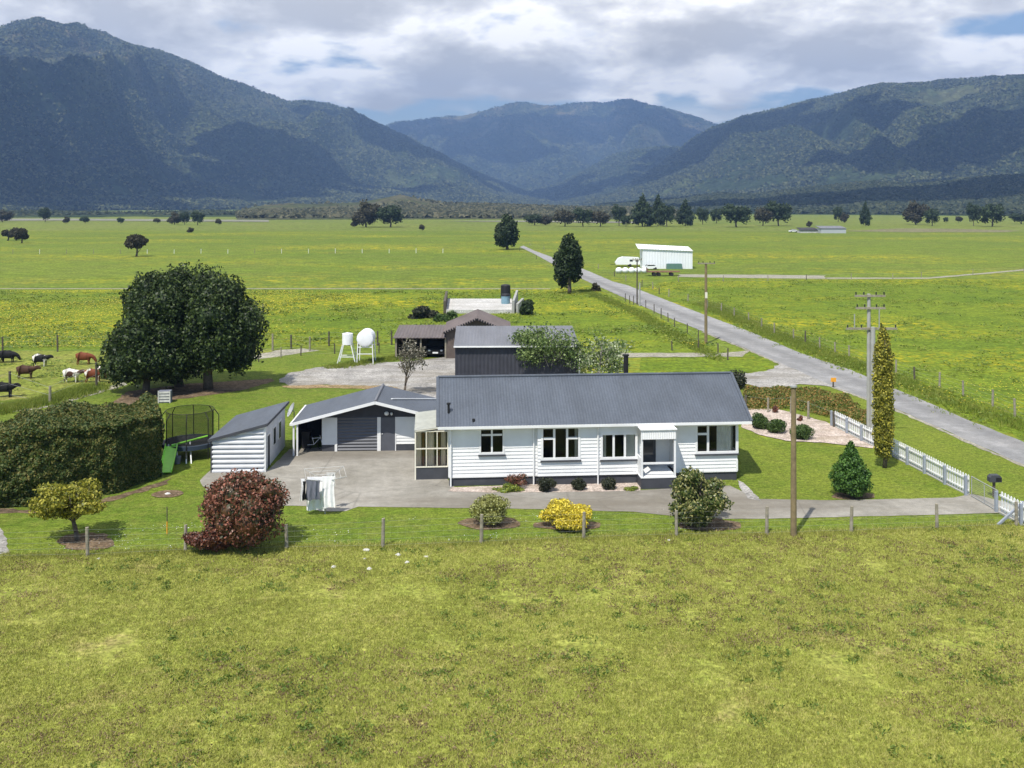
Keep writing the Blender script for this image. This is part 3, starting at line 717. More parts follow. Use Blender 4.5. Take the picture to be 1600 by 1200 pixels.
gb = MB().prism([(0, .0, wtz+.005), (gr, 0, wtz+.005), (axr-.2, 0, azr-.05+.0), (apx, 0, apz-.1), (0, 0, apz-.1-sl*apx)], (0, .1, 0))
gb.box(axl+.1, 0, GD-.4, GD-.3, 0, wtz-.25); gb.build('gable', M['darkwall'], gar)
MB().box(axl+.05, gr, GD-.3, GD-.2, 0, azl-.02).box(axl+.05, axl+.1, .6, GD-.3, 0, azl-.02).build('rear_wall', M['darkwall'], gar)  # dark left side wall added so the open carport looks shaded inside
rd_ = MB(); k = 0; z = 0.02
while z < wtz-.1:
    rd_.add([(d0, .02, z), (d1, .02, z), (d1, -.03, z+.09), (d0, -.03, z+.09), (d0, .02, z+.18), (d1, .02, z+.18)], [(0,1,2,3), (3,2,5,4)]); z += .18
rd_.box(d0, d1, .06, .08, 0, wtz)
rd_.build('roller_door', plain('roller_door_steel', (.095, .10, .115), .35, .1, 2, .5), gar)
gd = MB().box(e0, e1, .0, .05, 0, wtz-.03).build('door', plain('charcoal_door', (.095, .10, .118), .5, .08), gar)
MB().ell((e0+.08, -.03, 1.0), (.03, .03, .03), 8, 6).build('handle', M['steel'], gd)
for xx in (axl+.12, axl+.32): MB().box(xx-.045, xx+.045, OV+.05, OV+.14, 0, azl+(xx-axl)*sl-.03).build('post', M['white'], gar)
q = g(604, 646, -.15); MB().ell((q[0], -.15, q[1]), (.13, .1, .12), 10, 8).ell((q[0]+.28, -.12, q[1]-.03), (.07, .08, .09), 8, 6).build('flood_light', M['steel'], gar)
# clutter in the carport
for k, (px_, py_, nm, lab) in enumerate([(492, 703, 'bicycle', 'small black bicycle parked at the mouth of the dark carport')]):
    p = G(px_, py_); e = empty(nm, p, lab, nm, R(10))
    for xx in (-.42, .42):
        tb = MB()
        for i in range(20):
            t0, t1 = i*math.pi/10, (i+1)*math.pi/10
            tb.tube((xx+.28*math.cos(t0), 0, .3+.28*math.sin(t0)), (xx+.28*math.cos(t1), 0, .3+.28*math.sin(t1)), .02, .02, 5)
        tb.build('wheel', M['rubber'], e)
    MB().tube((-.42, 0, .3), (-.05, 0, .32), .015).tube((-.05, 0, .32), (-.15, 0, .72), .015).tube((-.15, 0, .66), (.3, 0, .7), .015).tube((-.05, 0, .32), (.3, 0, .7), .015).tube((.42, 0, .3), (.28, 0, .82), .015).build('frame', M['steel'], e)
    MB().tube((.25, -.25, .84), (.25, .25, .84), .015).build('handlebar', M['black'], e); MB().ell((-.16, 0, .76), (.13, .07, .04), 8, 6).build('saddle', M['rubber'], e)
# red mower-like thing is not clear in the photo; a dark bin is
e = empty('wheelie_bin', G(479, 700), 'black lidded bin standing in the shade of the carport', 'bin')
MB().prism([(-.22, -.25, 0), (.22, -.25, 0), (.22, .25, 0), (-.22, .25, 0)], (0, 0, .95)).build('body', M['black'], e); MB().box(-.26, .26, -.3, .28, .955, 1.0).build('lid', M['black'], e)

# ================================================================ SHED
sa = G(332, 739); SF = Frame(sa, R(2)); s_ = SF.hit
shed = empty('shed', sa, 'small white corrugated shed with dark roof sloping down to the left', 'shed', SF.th)
sw = s_(413, 715, 0)[0]; zl = s_(332, 686, 0)[1]; zr = s_(413, 664, 0)[1]; SD = 5.3
m = MB(); z = 0; pit = .25
def topz(x): return zl+(zr-zl)*x/sw
zz = 0.0
while zz < zr:
    for (za, ya, zb_, yb) in ((zz, 0, zz+pit*.22, -.12), (zz+pit*.22, -.12, zz+pit*.5, -.12), (zz+pit*.5, -.12, zz+pit, 0)):
        # clip against sloping top
        def xs_(zv): return max(0, (zv-zl)/(zr-zl)*sw) if zv > zl else 0
        xa, xb = xs_(za), xs_(zb_)
        if xa >= sw: continue
        xb = min(xb, sw)
        m.add([(xa, ya, za), (sw, ya, za), (sw, yb, zb_), (xb, yb, zb_)], [(0,1,2,3)])
    zz += pit
m.prism([(0, .02, 0), (sw, .02, 0), (sw, .02, zr), (0, .02, zl)], (0, .04, 0))
m.prism([(sw-.06, .06, 0), (sw-.06, SD, 0), (sw-.06, SD, zr), (sw-.06, .06, zr)], (.06, 0, 0))
m.prism([(0, .06, 0), (0, SD, 0), (0, SD, zl), (0, .06, zl)], (.06, 0, 0)); m.prism([(0, SD-.06, 0), (sw, SD-.06, 0), (sw, SD-.06, zr), (0, SD-.06, zl)], (0, .05, 0))
m.build('wall', plain('greyed_white_iron', (.58, .59, .61), .6, .1, 1.5), shed)  # white iron greyed all over in place of shade under the ribs
MB().box(sw-.02, sw+.09, -.08, .06, 0, zr-.03).build('corner_trim', M['white'], shed); MB().box(-.08, .03, -.08, .05, 0, zl-.02).build('corner_trim', M['dark'], shed)
k = (zr-zl)/sw; ol = .18
rf = corrugated((-ol, -.2, zl-k*ol+.06), (-ol, SD+.2, zl-k*ol+.06), (sw+ol, SD+.2, zr+k*ol+.06), (sw+ol, -.2, zr+k*ol+.06), .2)
sr = rf.build('roof', M['roof'], shed)
MB().bar((-ol, -.22, zl-k*ol), (sw+ol, -.22, zr+k*ol), .03, .14).bar((sw+ol+.02, -.2, zr+k*ol), (sw+ol+.02, SD+.2, zr+k*ol), .03, .14).pieces('bargeboard', M['dark'], sr)
for (y0, y1, z0, z1, nm) in ((.55, 1.2, .05, 1.75, 'door'), (2.0, 2.7, .9, 1.8, 'window'), (3.4, 4.1, .9, 1.8, 'window')):
    MB().box(sw+.005, sw+.03, y0, y1, z0, z1).build(nm, M['dark'] if nm == 'door' else M['darkglass'], shed)
    MB().box(sw+.004, sw+.05, y0-.08, y0-.0, z0, z1).box(sw+.004, sw+.05, y1, y1+.08, z0, z1).box(sw+.004, sw+.05, y0-.08, y1+.08, z1, z1+.08).build('frame', M['white'], shed)
# satellite dish
p = G(459, 678); e = empty('satellite_dish', p, 'white satellite dish on a post between the shed and the garage', 'satellite dish')
hz = atY(456, 641, p.y).z; mb = MB(); rr = .44
dirv = Vector((-.85, -.35, .42)).normalized(); c = Vector((-.08, 0, hz)); ux = dirv.orthogonal().normalized(); uy = dirv.cross(ux)
vs = []; n = 20
for ring in range(5):
    for i in range(n):
        a = 2*math.pi*i/n; r_ = rr*ring/4; vs.append(c+ux*math.cos(a)*r_+uy*math.sin(a)*r_*1.1+dirv*(.12*(ring/4)**2))
vs2 = [v-dirv*.015 for v in vs]
fs = [(r_*n+i, r_*n+(i+1)%n, (r_+1)*n+(i+1)%n, (r_+1)*n+i) for r_ in range(4) for i in range(n)]
mb.add(vs, fs); mb.add(vs2, [f[::-1] for f in fs]); mb.build('dish', plain('grey_dish', (.38, .39, .40), .5), e, smooth=True)
MB().tube((0, .1, 0), (0, .1, hz-.1), .03).tube((0, .1, hz-.1), c-dirv*.02, .03).build('mast', M['galv'], e)
MB().tube(c-uy*.4, c+dirv*.5, .012).ell(c+dirv*.52, (.05, .05, .05), 8, 6).build('feed_arm', M['galv'], e)

# ================================================================ REAR SHEDS
ra = G(711, 602); RF = Frame(ra, R(1.5)); r_ = RF.hit
rs = empty('shed', ra, 'dark grey shed with pale mono-pitch roof right behind the house', 'shed', RF.th)
rw = r_(903, 545, 0)[0]; rze = r_(711, 541, 0)[1]; RD = 6.0; rzr = r_(711, 510.5, RD)[1]
wm = corrugated((0, 0, 0), (rw, 0, 0), (rw, 0, rze), (0, 0, rze), .3, .02, .04)
wm.prism([(0, .05, 0), (0, RD, 0), (0, RD, rzr), (0, .05, rze)], (.06, 0, 0)); wm.prism([(rw-.06, .05, 0), (rw-.06, RD, 0), (rw-.06, RD, rzr), (rw-.06, .05, rze)], (.06, 0, 0)); wm.box(0, rw, RD, RD+.05, 0, rzr)
wm.build('wall', M['darkwall'], rs)
rr_ = corrugated((-.1, -.2, rze+.03), (rw+.1, -.2, rze+.03), (rw+.1, RD+.1, rzr+.05), (-.1, RD+.1, rzr+.05), .25).build('roof', M['roofl'], rs)
MB().box(-.1, rw+.1, -.32, -.21, rze-.06, rze+.04).build('gutter', M['white'], rs)
MB().box(rw+.06, rw+.16, -.05, .1, 0, rze).build('downpipe', M['white'], rs)

ba = G(618, 561); BF = Frame(ba, R(1.5)); b_ = BF.hit
barn = empty('barn', ba, 'brown open-fronted farm shed with a gabled bay, left of the grey shed', 'barn', BF.th)
bw = b_(697, 540, 0)[0]; bze = b_(640, 527, 0)[1]; BD = 6.0; bzr = b_(650, 507.5, BD)[1]
m = corrugated((-.2, -.3, bze), (bw, -.3, bze), (bw, BD, bzr), (-.2, BD, bzr), .3, .02, .06); bro = m.build('roof', M['roofb'], barn)
MB().box(-.05, .05, 0, BD, 0, bze-.05).box(0, bw, BD-.1, BD, 0, bzr-.1).build('wall', M['brownpaint'], barn)
for xx in (.05, bw*.5, bw-.05): MB().box(xx-.07, xx+.07, -.05, .09, 0, bze).build('post', M['wood'], barn)
cw0, cw1 = bw, b_(795, 540, 0)[0]; cap, capz = b_(745, 498, 0); ce = b_(697, 518, 0)[1]
MB().prism([(cw0, 0, 0), (cw1, 0, 0), (cw1, 0, ce), (cap, 0, capz-.1), (cw0, 0, ce)], (0, .1, 0)).box(cw0, cw0+.1, .1, 8, 0, ce-.05).box(cw1-.1, cw1, .1, 8, 0, ce-.05).build('gable_wall', M['brownpaint'], barn)
m = corrugated((cw0-.3, -.4, ce-.12), (cw0-.3, 8, ce-.12), (cap, 8, capz), (cap, -.4, capz), .3, .02, .06); m2 = corrugated((cw1+.3, 8, ce-.12), (cw1+.3, -.4, ce-.12), (cap, -.4, capz), (cap, 8, capz), .3, .02, .06); m.add(m2.v, m2.f); m.build('gable_roof', M['roofb'], barn)
mb = MB()
for sgn, xe in ((-1, cw0-.3), (1, cw1+.3)):
    for i in range(14):
        t0, t1 = i/14, (i+.6)/14
        mb.bar((cap+(xe-cap)*t0, -.42, capz+(ce-.12-capz)*t0), (cap+(xe-cap)*t1, -.42, capz+(ce-.12-capz)*t1), .04, .22)
mb.pieces('bargeboard', M['black'], barn)
# vehicle in the barn
def car(label, loc, rz, body='carpaint', sc=1, group=None, name='parked_car', cat='car'):
    e = empty(name, loc, label, cat, rz, group); e.scale = (sc, sc, sc)
    pr = [(-2.1, .35), (-2.15, .75), (-1.9, .9), (-1.3, .95), (-.8, 1.4), (.9, 1.42), (1.6, .98), (2.1, .85), (2.15, .4)]
    MB().prism([(x, -.8, z) for x, z in pr], (0, 1.6, 0)).build('body', M[body], e)
    gl = MB()
    for yy in (-.81, .79): gl.prism([(-1.15, yy, .98), (-.75, yy, 1.33), (.8, yy, 1.34), (1.4, yy, 1.0)], (0, .02, 0))
    gl.build('window', M['darkglass'], e)
    MB().prism([(-1.32, -.7, .97), (-1.32, .7, .97), (-.84, .62, 1.385), (-.84, -.62, 1.385)], (-.02, 0, .02)).build('windscreen', M['darkglass'], e)
    for x in (-1.3, 1.3):
        for y in (-.72, .72): MB().tube((x, y-.1, .32), (x, y+.1, .32), .32, .32, 14).build('wheel', M['rubber'], e)
    for y in (-.55, .55): MB().ell((-2.12, y, .68), (.06, .14, .09), 8, 6).build('headlight', M['steel'], e)
    MB().box(-2.2, -2.16, -.25, .25, .42, .56).build('number_plate', M['steel'], e)
    return e
car('dark car parked nose out in the shade inside the brown open shed', BF.w(bw-1.0, 2.6), R(90)+BF.th, 'black')

# silage bunker
u0, u1, u2, u3 = G(697, 490), G(800, 490), G(800, 472), G(700, 472)
bk = empty('silage_bunker', u0, 'pale concrete bunker slab with low walls behind the brown shed', 'bunker')
MB().prism([u0, u1, u2, u3], (0, 0, .5)).build('floor', M['palecrete'], bk, world=True)
v0, v1 = G(802, 490), G(808, 471)
MB().bar(v0+Vector((0,0,.8)), v1+Vector((0,0,.8)), .3, 1.7).build('wall', M['concretep'], bk, world=True)
MB().bar(u0+Vector((-.2,0,.8)), u3+Vector((-.2,0,.8)), .3, 1.6).build('wall', M['woodd'], bk, world=True)
MB().bar(v0+Vector((.5,0,.6)), G(817, 480)+Vector((0,0,.6)), .3, 1.3).build('wall', M['concretep'], bk, world=True)
p = G(790, 480); e = empty('drum', p+Vector((0,0,.5)), 'blue-grey drum with black top standing on the concrete bunker slab', 'drum')
MB().tube((0,0,0), (0,0,1.05), .6, .6, 16).build('body', M['bluegrey'], e); MB().tube((0,0,1.05), (0,0,1.3), .64, .55, 16).build('lid', M['black'], e)
p = G(790, 470); tag(MB().tube((0,0,0), (0,0,2.2), .75, .7, 14).ell((0, 0, 2.2), (.7,.7,.25), 14, 6).build('water_tank', M['black']), 'tall black plastic tank behind the blue-grey drum', 'tank').location = p

# tanks on stands
p = G(543, 567); s1_ = mpp(p); e = empty('water_tank', p, 'small upright white tank on a splayed steel stand by the gravel yard', 'tank', group=None)
zt_ = atY(543, 521, p.y).z; zb_ = atY(543, 538, p.y).z
MB().tube((0,0,zb_), (0,0,zt_), .47, .47, 20).tube((0,0,zt_), (0,0,zt_+.08), .47, .1, 20).build('tank', M['steel'], e, smooth=False)
for sx in (-1, 1):
    for sy in (-1, 1): MB().bar((sx*.8, sy*.6, 0), (sx*.38, sy*.38, zb_), .07, .07).build('leg', M['steel'], e)
MB().bar((-.66, -.5, .6), (.66, -.5, .6), .06, .06).bar((-.66, .5, .6), (.66, .5, .6), .06, .06).build('brace', M['steel'], e)
p = G(572, 568); e = empty('fuel_tank', p, 'round white drum tank lying end-on on a steel stand by the gravel yard', 'tank')
zc = atY(573, 527.5, p.y).z
MB().tube((0, -.7, zc), (0, .9, zc), .72, .72, 24).ell((0, -.7, zc), (.71, .12, .71), 20, 10).build('tank', M['steel'], e, smooth=False)
for sx in (-1, 1):
    for sy in (-.6, .8): MB().bar((sx*.72, sy, 0), (sx*.62, sy, zc-.2), .07, .07).build('leg', M['steel'], e)
MB().bar((-.68, -.6, zc-.75), (.68, -.6, zc-.75), .06, .08).bar((-.7, -.6, zc-1.35), (.7, -.6, zc-1.35), .06, .06).bar((-.68, .8, zc-.75), (.68, .8, zc-.75), .06, .08).build('brace', M['steel'], e)

# white far barn
fa = G(1004, 420); FF = Frame(fa, R(-3)); q_ = FF.hit
fb = empty('barn', fa, 'big white corrugated barn standing alone beyond the road', 'barn', FF.th)
fw = q_(1082, 405, 0)[0]; fze = q_(1040, 388.5, 0)[1]
m = corrugated((0, 0, 0), (fw, 0, 0), (fw, 0, fze-.5), (0, 0, fze), .6, .03, .06)
m.prism([(0, 0.1, 0), (0, 7, 0), (0, 7, fze+.6), (0, .1, fze)], (.1, 0, 0)).prism([(fw-.1, 0.1, 0), (fw-.1, 7, 0), (fw-.1, 7, fze), (fw-.1, .1, fze-.5)], (.1, 0, 0)).build('wall', plain('pale_iron_wall', (.74, .76, .78), .6, .04, .3), fb)
corrugated((-1.0, -.3, fze+.02), (fw+.1, -.3, fze-.46), (fw+.1, 7.2, fze+.15), (-1.0, 7.2, fze+.75), .6, .03, .08).build('roof', M['steel'], fb)
a0, a1 = q_(1041, 414, -.1)[0], q_(1065, 414, -.1)[0]
tag(MB().box(0, a1-a0, -.4, .4, 0, 1.1).box(.1, a1-a0-.1, -.3, .3, 1.1, 1.2).build('feed_trough', plain('teal_steel', (.11, .2, .17), .6)), 'dull green trough against the wall of the big white barn', 'trough').location = FF.w(a0, -.6)
# caravan
p = G(981, 416.5); e = empty('caravan', p, 'white caravan parked left of the big white barn', 'caravan')
pr = [(-2.8, .5), (-2.9, .9), (-2.2, 1.9), (-1.2, 2.25), (2.4, 2.1), (2.8, 1.6), (2.8, .5)]
MB().prism([(x, -1, z) for x, z in pr], (0, 2, 0)).build('body', M['carpaint'], e)
for x in (.3, 1.6): MB().box(x, x+.7, -1.03, -1.005, 1.2, 1.65).build('window', M['darkglass'], e)
for y in (-.9, .9): MB().tube((.4, y-.1, .33), (.4, y+.1, .33), .33, .33, 12).build('wheel', M['rubber'], e)
MB().bar((-2.8, 0, .5), (-4, 0, .5), .08, .08).build('drawbar', M['black'], e)
p = G(987, 427); e = empty('wrapped_bales', p, 'long white plastic-wrapped bale row beside the road', 'bales')
mb = MB()
for k in range(5): mb.ell((-2.6+1.3*k, 0, .6), (.72, .65, .62), 12, 8, .03, k)
mb.build('wrap', M['carpaint'], e, smooth=True)
p = G(1036, 431); e = empty('flatbed_trailer', p, 'rusty brown flatbed trailer beside the track to the white barn', 'trailer')
MB().box(-3.2, 3.2, -1, 1, .75, .95).build('deck', M['rust'], e)
for x in (-1.8, -.9, 1.6):
    for y in (-.8, .8): MB().tube((x, y-.1, .35), (x, y+.1, .35), .35, .35, 12).build('wheel', M['rubber'], e)
MB().box(-3.2, -3.1, -1, 1, .95, 1.5).build('headboard', M['rust'], e)
p = G(1016, 421); car('small white utility vehicle parked at the left foot of the white barn', p, R(5), 'carpaint', .8)
# far farmstead
p = G(1283, 364.5); s0_ = mpp(p); e = empty('barn', p, 'long low pale grey shed on the far plain', 'barn')
w_ = 39*s0_; h_ = atY(1283, 355.5, p.y).z
MB().prism([(0, 0, 0), (w_, 0, 0), (w_, 0, h_-.6), (0, 0, h_-.6)], (0, 8, 0)).build('wall', plain('far_shed_wall', (.42, .44, .46), .6, .05, .1), e)
MB().prism([(-.3, -.3, h_-.55), (w_+.3, -.3, h_-.55), (w_+.3, 8.3, h_+.5), (-.3, 8.3, h_+.5)], (0, 0, .15)).build('roof', M['roofl'], e)
p = G(1250, 364); e = empty('farm_shed', p, 'low black roofed shed beside the pale far barn', 'shed')
w_ = 28*s0_
MB().prism([(0, 0, 0), (w_, 0, 0), (w_, 0, 1.3), (0, 0, 1.3)], (0, 5, 0)).build('wall', M['palecrete'], e)
MB().prism([(-.2, -.4, 1.3), (w_+.2, -.4, 1.3), (w_+.2, 5.4, 2.4), (-.2, 5.4, 2.4)], (0, 0, .2)).build('roof', M['black'], e)
p = G(1239.5, 363); car('white car parked left of the far sheds', p, R(4), 'carpaint', 1.05)

# ================================================================ POLES
def crossarm(mb, z, x0, x1, y=0): mb.bar((x0, y, z), (x1, y, z), .1, .12)
def pole(label, px, ybase, ytop, r, mat, arms, group='utility poles beside the road', rz=0, xtra=None):
    p = G(px, ybase); s = mpp(p); hgt = atY(px, ytop, p.y).z
    e = empty('utility_pole', p, label, 'utility pole', rz, group)
    MB().tube((0,0,-.1), (0,0,hgt), r, r*.75, 12).build('pole', M[mat], e, smooth=False)
    for (ay, a0, a1) in arms:
        az = atY(px, ay, p.y).z
        mb = MB(); x0 = (a0-px)*s; x1 = (a1-px)*s; crossarm(mb, az, x0, x1, -.14)
        a = mb.build('crossarm', M['wood'], e)
        for x in (x0+.08, x0+(x1-x0)*.3, x1-(x1-x0)*.3, x1-.08):
            MB().tube((x, -.14, az+.06), (x, -.14, az+.22), .035, .05, 8).build('insulator', M['darkglass'], a)
    return e
e = pole('tall thin dark power pole with three crossarms behind the golden conifer', 1357.5, 692, 459, .13, 'concretep', [(462, 1334, 1382), (481, 1336, 1382), (513, 1321, 1400)])
MB().bar((.55, -.16, 6.6), (.55, -.16, 8.0), .05, .05).bar((-.9, -.16, 6.7), (-.9, -.16, 7.6), .05, .05).build('hanger', M['galv'], e)
pole('stout pale grey power pole standing tight against the taller thin one', 1364, 694, 511, .17, 'concretep', [])
e = pole('brown power pole with a pale plate and one crossarm left of the road', 1103, 537, 411, .16, 'polewood', [(411.5, 1090, 1117)])
MB().box(-.12, .12, -.18, -.165, 4.6, 5.2).build('plate', M['cream'], e)
pole('far dark power pole beside the white bales', 995.5, 476, 404, .11, 'woodd', [(406, 988, 1003)])
pole('short plain pole leaning close to the far dark power pole', 999.5, 478, 442, .13, 'concretep', [])
e = pole('plain brown wooden pole standing at the front wire fence', 1240, 838, 607, .13, 'polewood', [], group='utility poles beside the road')
MB().tube((0, 0, 6.3), (0, 0, 6.36), .15, .15, 10).build('cap', M['galv'], e)

# ================================================================ FENCES
def wfence(label, posts, mat='wood', r=.06, wires=4, ph=1.15, group=None, heights=None, wr=.004, name='wire_fence', netting=False, wm='galv', cat='fence'):
    P = [G(*p) for p in posts]
    e = empty(name, P[0], label, cat, 0, group); rd = random.Random(len(posts))
    hs = []
    for i, p in enumerate(P):
        hh = heights[i] if heights else ph*rd.uniform(.9, 1.1); hs.append(hh)
        t = Vector((rd.uniform(-.04, .04), rd.uniform(-.04, .04), 0))
        MB().tube(p-Vector((0,0,.05)), p+t+Vector((0,0,hh)), r*rd.uniform(.9, 1.1), r*.9, 8).build('post', M[mat if netting or rd.random() < .75 else ('woodd' if mat == 'wood' else 'wood')], e, world=True)
    m = MB()
    for i in range(len(P)-1):
        if (P[i+1]-P[i]).length > 60: continue
        for k in range(wires):
            f = .12+.82*k/(max(1, wires-1))
            m.tube(P[i]+Vector((0,-r,hs[i]*f)), P[i+1]+Vector((0,-r,hs[i+1]*f)), wr, wr, 4)
        if netting:
            n = int((P[i+1]-P[i]).length/.3)
            for j in range(1, n):
                q = P[i].lerp(P[i+1], j/n); hh = hs[i]*.8; m.tube(q+Vector((0,-r,.08)), q+Vector((0,-r,hh)), wr*.5, wr*.5, 3)
    if wires: m.build('wire', M[wm], e, world=True)
    return e
wfence('wire netting fence along the front edge of the lawn', [(-150, 873), (-20, 872), (137, 870), (290, 862), (448, 858), (598, 856), (752, 850), (912, 842), (1057, 838), (1198, 836), (1330, 832), (1464, 827), (1588, 822)], r=.075, wires=5, ph=1.12, netting=True, wr=.0024)
wfence('dark post and wire fence along the house side of the road', [(812, 392), (838, 405), (868, 421), (895, 436), (977, 471), (984, 474), (990, 476), (1009, 481), (1022, 490), (1033, 497), (1044, 503), (1054, 511), (1074, 522), (1091, 532)], 'woodd', wires=3, wr=.005)
wfence('post and wire fence running along the far side of the road', [(828, 384), (850, 390), (880, 402), (905, 412), (935, 420), (960, 432), (978, 439), (1003, 448), (1020, 452), (1030, 460), (1045, 464), (1075, 471), (1105, 482), (1127, 487), (1147, 495), (1170, 502), (1190, 512), (1210, 522), (1240, 530), (1258, 536), (1281, 545), (1305, 552), (1327, 558), (1360, 572), (1400, 584), (1429, 594), (1468, 606), (1505, 619), (1551, 636), (1586, 652), (1640, 676)], 'wood', r=.08, wires=4, wr=.004)
wfence('old post and wire fence behind the cow paddock and the tanks', [(-160, 553), (-80, 552), (4, 551), (90, 550), (180, 549), (426, 548), (455, 545), (484, 549), (514, 541), (545, 540), (590, 540), (612, 539)], 'woodd', r=.09, wires=4, ph=1.5, wr=.005)
wfence('short post and wire fence beside the gravel path past the trees', [(404, 566), (439, 559), (470, 556), (523, 553), (560, 552), (592, 552)], 'woodd', r=.06, wires=2, ph=.95)
wfence('leaning post and wire fence between the cows and the hedge', [(-80, 640), (16, 621), (78, 632), (151, 607)], 'wood', r=.1, wires=3, heights=[1.6, 1.9, 1.3, 2.0], wr=.008)
wfence('row of grey posts along the edge of the pink stone bed', [(1165, 640), (1200, 645), (1236, 646), (1263, 656), (1303, 668)], 'wood', r=.08, wires=2, heights=[1.0, 1.0, 1.15, 1.2, 1.0])
wfence('dark posts beside the side track near the road', [(1050, 548), (1091, 545), (1122, 553), (1137, 563)], 'woodd', r=.07, wires=2, ph=1.0)
wfence('distant pale fence across the right meadow', [(1060, 441), (1130, 440), (1200, 439), (1260, 438), (1330, 437), (1395, 436), (1440, 434), (1520, 430), (1600, 427)], 'wood', r=.07, wires=2, wr=.012)
wfence('distant white stakes across the left pasture', [(i, 397-(i/860)*2) for i in range(20, 700, 42)], 'steel', r=.07, wires=0, ph=1.3)
# picket fence
def picket(label, pts, hgt=1.0, sp_=.21):
    P = [G(*p) for p in pts]; e = empty('picket_fence', P[0], label, 'fence')
    for i, p in enumerate(P):
        d = (P[min(i+1, len(P)-1)]-P[max(i-1, 0)]).normalized(); off = Vector((-.12, 0, 0))
        MB().box(p.x-.22, p.x-.1, p.y-.06, p.y+.06, 0, hgt*.98).build('post', M['greypost'], e, world=True)
    for i in range(len(P)-1):
        a, b = P[i], P[i+1]; d = b-a; n = int(d.length/sp_); m = MB(); dn = d.normalized(); pn = Vector((-dn.y, dn.x, 0))
        for zz in (.25, .8): m.bar(a+Vector((0,0,zz)), b+Vector((0,0,zz)), .04, .07)
        for k in range(n):
            c = a.lerp(b, (k+.5)/n)-pn*.0; w = .068; hh = hgt*(1+.0*k)
            q = [c-dn*w, c+dn*w]; o = Vector((.03 if True else 0, 0, 0)); t = Vector((.02, 0, 0))
            for side in (1,):
                p0 = q[0]+o; p1 = q[1]+o
                m.prism([p0+Vector((0,0,.08)), p1+Vector((0,0,.08)), p1+Vector((0,0,hh-.06)), (p0+p1)/2+Vector((0,0,hh)), p0+Vector((0,0,hh-.06))], t)
        m.build('panel', M['white'], e, world=True)
        MB().bar(a+Vector((-.05,0,.03)), b+Vector((-.05,0,.03)), .12, .1).build('footing', M['concretep'], e, world=True)
    return e
picket('long white picket fence running from the stone bed down to the driveway gate', [(1303, 666), (1327, 678), (1350, 690), (1372, 701), (1397, 714), (1422, 727), (1449, 741), (1481, 758), (1514, 775)])
picket('short white picket fence right of the driveway gate at the picture edge', [(1562, 801), (1601, 822), (1660, 852)])
# brace rails
a = G(1559, 822); b = G(1600, 800)
e = empty('brace_rail', a, 'grey diagonal timber brace against the end of the short picket fence', 'timber rail')
MB().bar(a+Vector((0,0,.05)), G(1603, 818)+Vector((-.1,0,.95)), .09, .09).build('rail', M['greypost'], e, world=True)
# mesh gate
a = G(1518, 777); b = G(1559, 801); e = empty('gate', a, 'low pipe and wire mesh driveway gate between the two picket fences', 'gate')
u = Vector((0,0,1)); MB().tube(a+u*.08, b+u*.08, .022).tube(a+u*1.0, b+u*1.0, .022).tube(a+u*.08, a+u*1.0, .022).tube(b+u*.08, b+u*1.0, .022).tube(a.lerp(b,.5)+u*.08, a.lerp(b,.5)+u*1.0, .016).build('frame', M['galv'], e, world=True)
m = MB(); ln = (b-a).length
for k in range(1, int(ln/.09)):
    q = a.lerp(b, k*.09/ln); m.tube(q+u*.08, q+u*1.0, .003, .003, 3)
for k in range(1, 10): m.tube(a+u*(.08+.092*k), b+u*(.08+.092*k), .003, .003, 3)
m.build('mesh_infill', M['galv'], e, world=True)
p = G(1553, 778); e = empty('mailbox', p, 'black mailbox on a short post beside the driveway gate', 'mailbox')
zz = atY(1553, 747, p.y).z
MB().box(-.05, .05, -.05, .05, 0, zz-.16).build('post', M['woodd'], e)
MB().prism([(-.26, -.16, zz-.16), (.3, -.16, zz-.16), (.3, -.16, zz+.06), (.2, -.16, zz+.17), (-.16, -.16, zz+.17), (-.26, -.16, zz+.06)], (0, .3, 0)).build('box', M['dark'], e); MB().box(.02, .28, -.18, -.163, zz-.1, zz+.06).build('door', M['black'], e)
# road marker
p = G(1302, 606); e = empty('road_marker', p, 'small orange marker on a short dark post beside the road junction', 'marker post')
zz = atY(1302, 590, p.y).z; MB().box(-.05, .05, -.04, .04, 0, zz-.2).build('post', M['woodd'], e); MB().box(-.2, .2, -.06, -.042, zz-.32, zz).build('plate', M['orange'], e)

# ================================================================ PLAY EQUIPMENT
p = G(297, 712); e = empty('trampoline', p, 'round trampoline with dark safety net standing behind the hedge end', 'trampoline')
rad = 1.35; zp = .85; ztop = atY(297, 640, p.y).z
net_ = []; n = 40
for i in range(n): a = 2*math.pi*i/n; net_ += [(rad*.95*math.cos(a), rad*.95*math.sin(a), zp), (rad*.95*math.cos(a), rad*.95*math.sin(a), ztop)]
MB().add(net_, [(2*i, (2*i+2) % (2*n), (2*i+3) % (2*n), 2*i+1) for i in range(n)]).build('net', M['net'], e)
m = MB()
for i in range(n):
    a, b = 2*math.pi*i/n, 2*math.pi*(i+1)/n
    m.add([(rad*math.cos(a), rad*math.sin(a), zp), (rad*math.cos(b), rad*math.sin(b), zp), (rad*1.12*math.cos(b), rad*1.12*math.sin(b), zp), (rad*1.12*math.cos(a), rad*1.12*math.sin(a), zp),
           (rad*math.cos(a), rad*math.sin(a), zp-.06), (rad*math.cos(b), rad*math.sin(b), zp-.06), (rad*1.12*math.cos(b), rad*1.12*math.sin(b), zp-.22), (rad*1.12*math.cos(a), rad*1.12*math.sin(a), zp-.22)], [(0,1,2,3),(3,2,6,7),(7,6,5,4)])
m.build('pad', plain('navy_pad', (.035, .05, .08), .5), e)
MB().tube((0,0,zp-.02), (0,0,zp), rad, rad, 32).build('mat', M['rubber'], e)
m = MB()
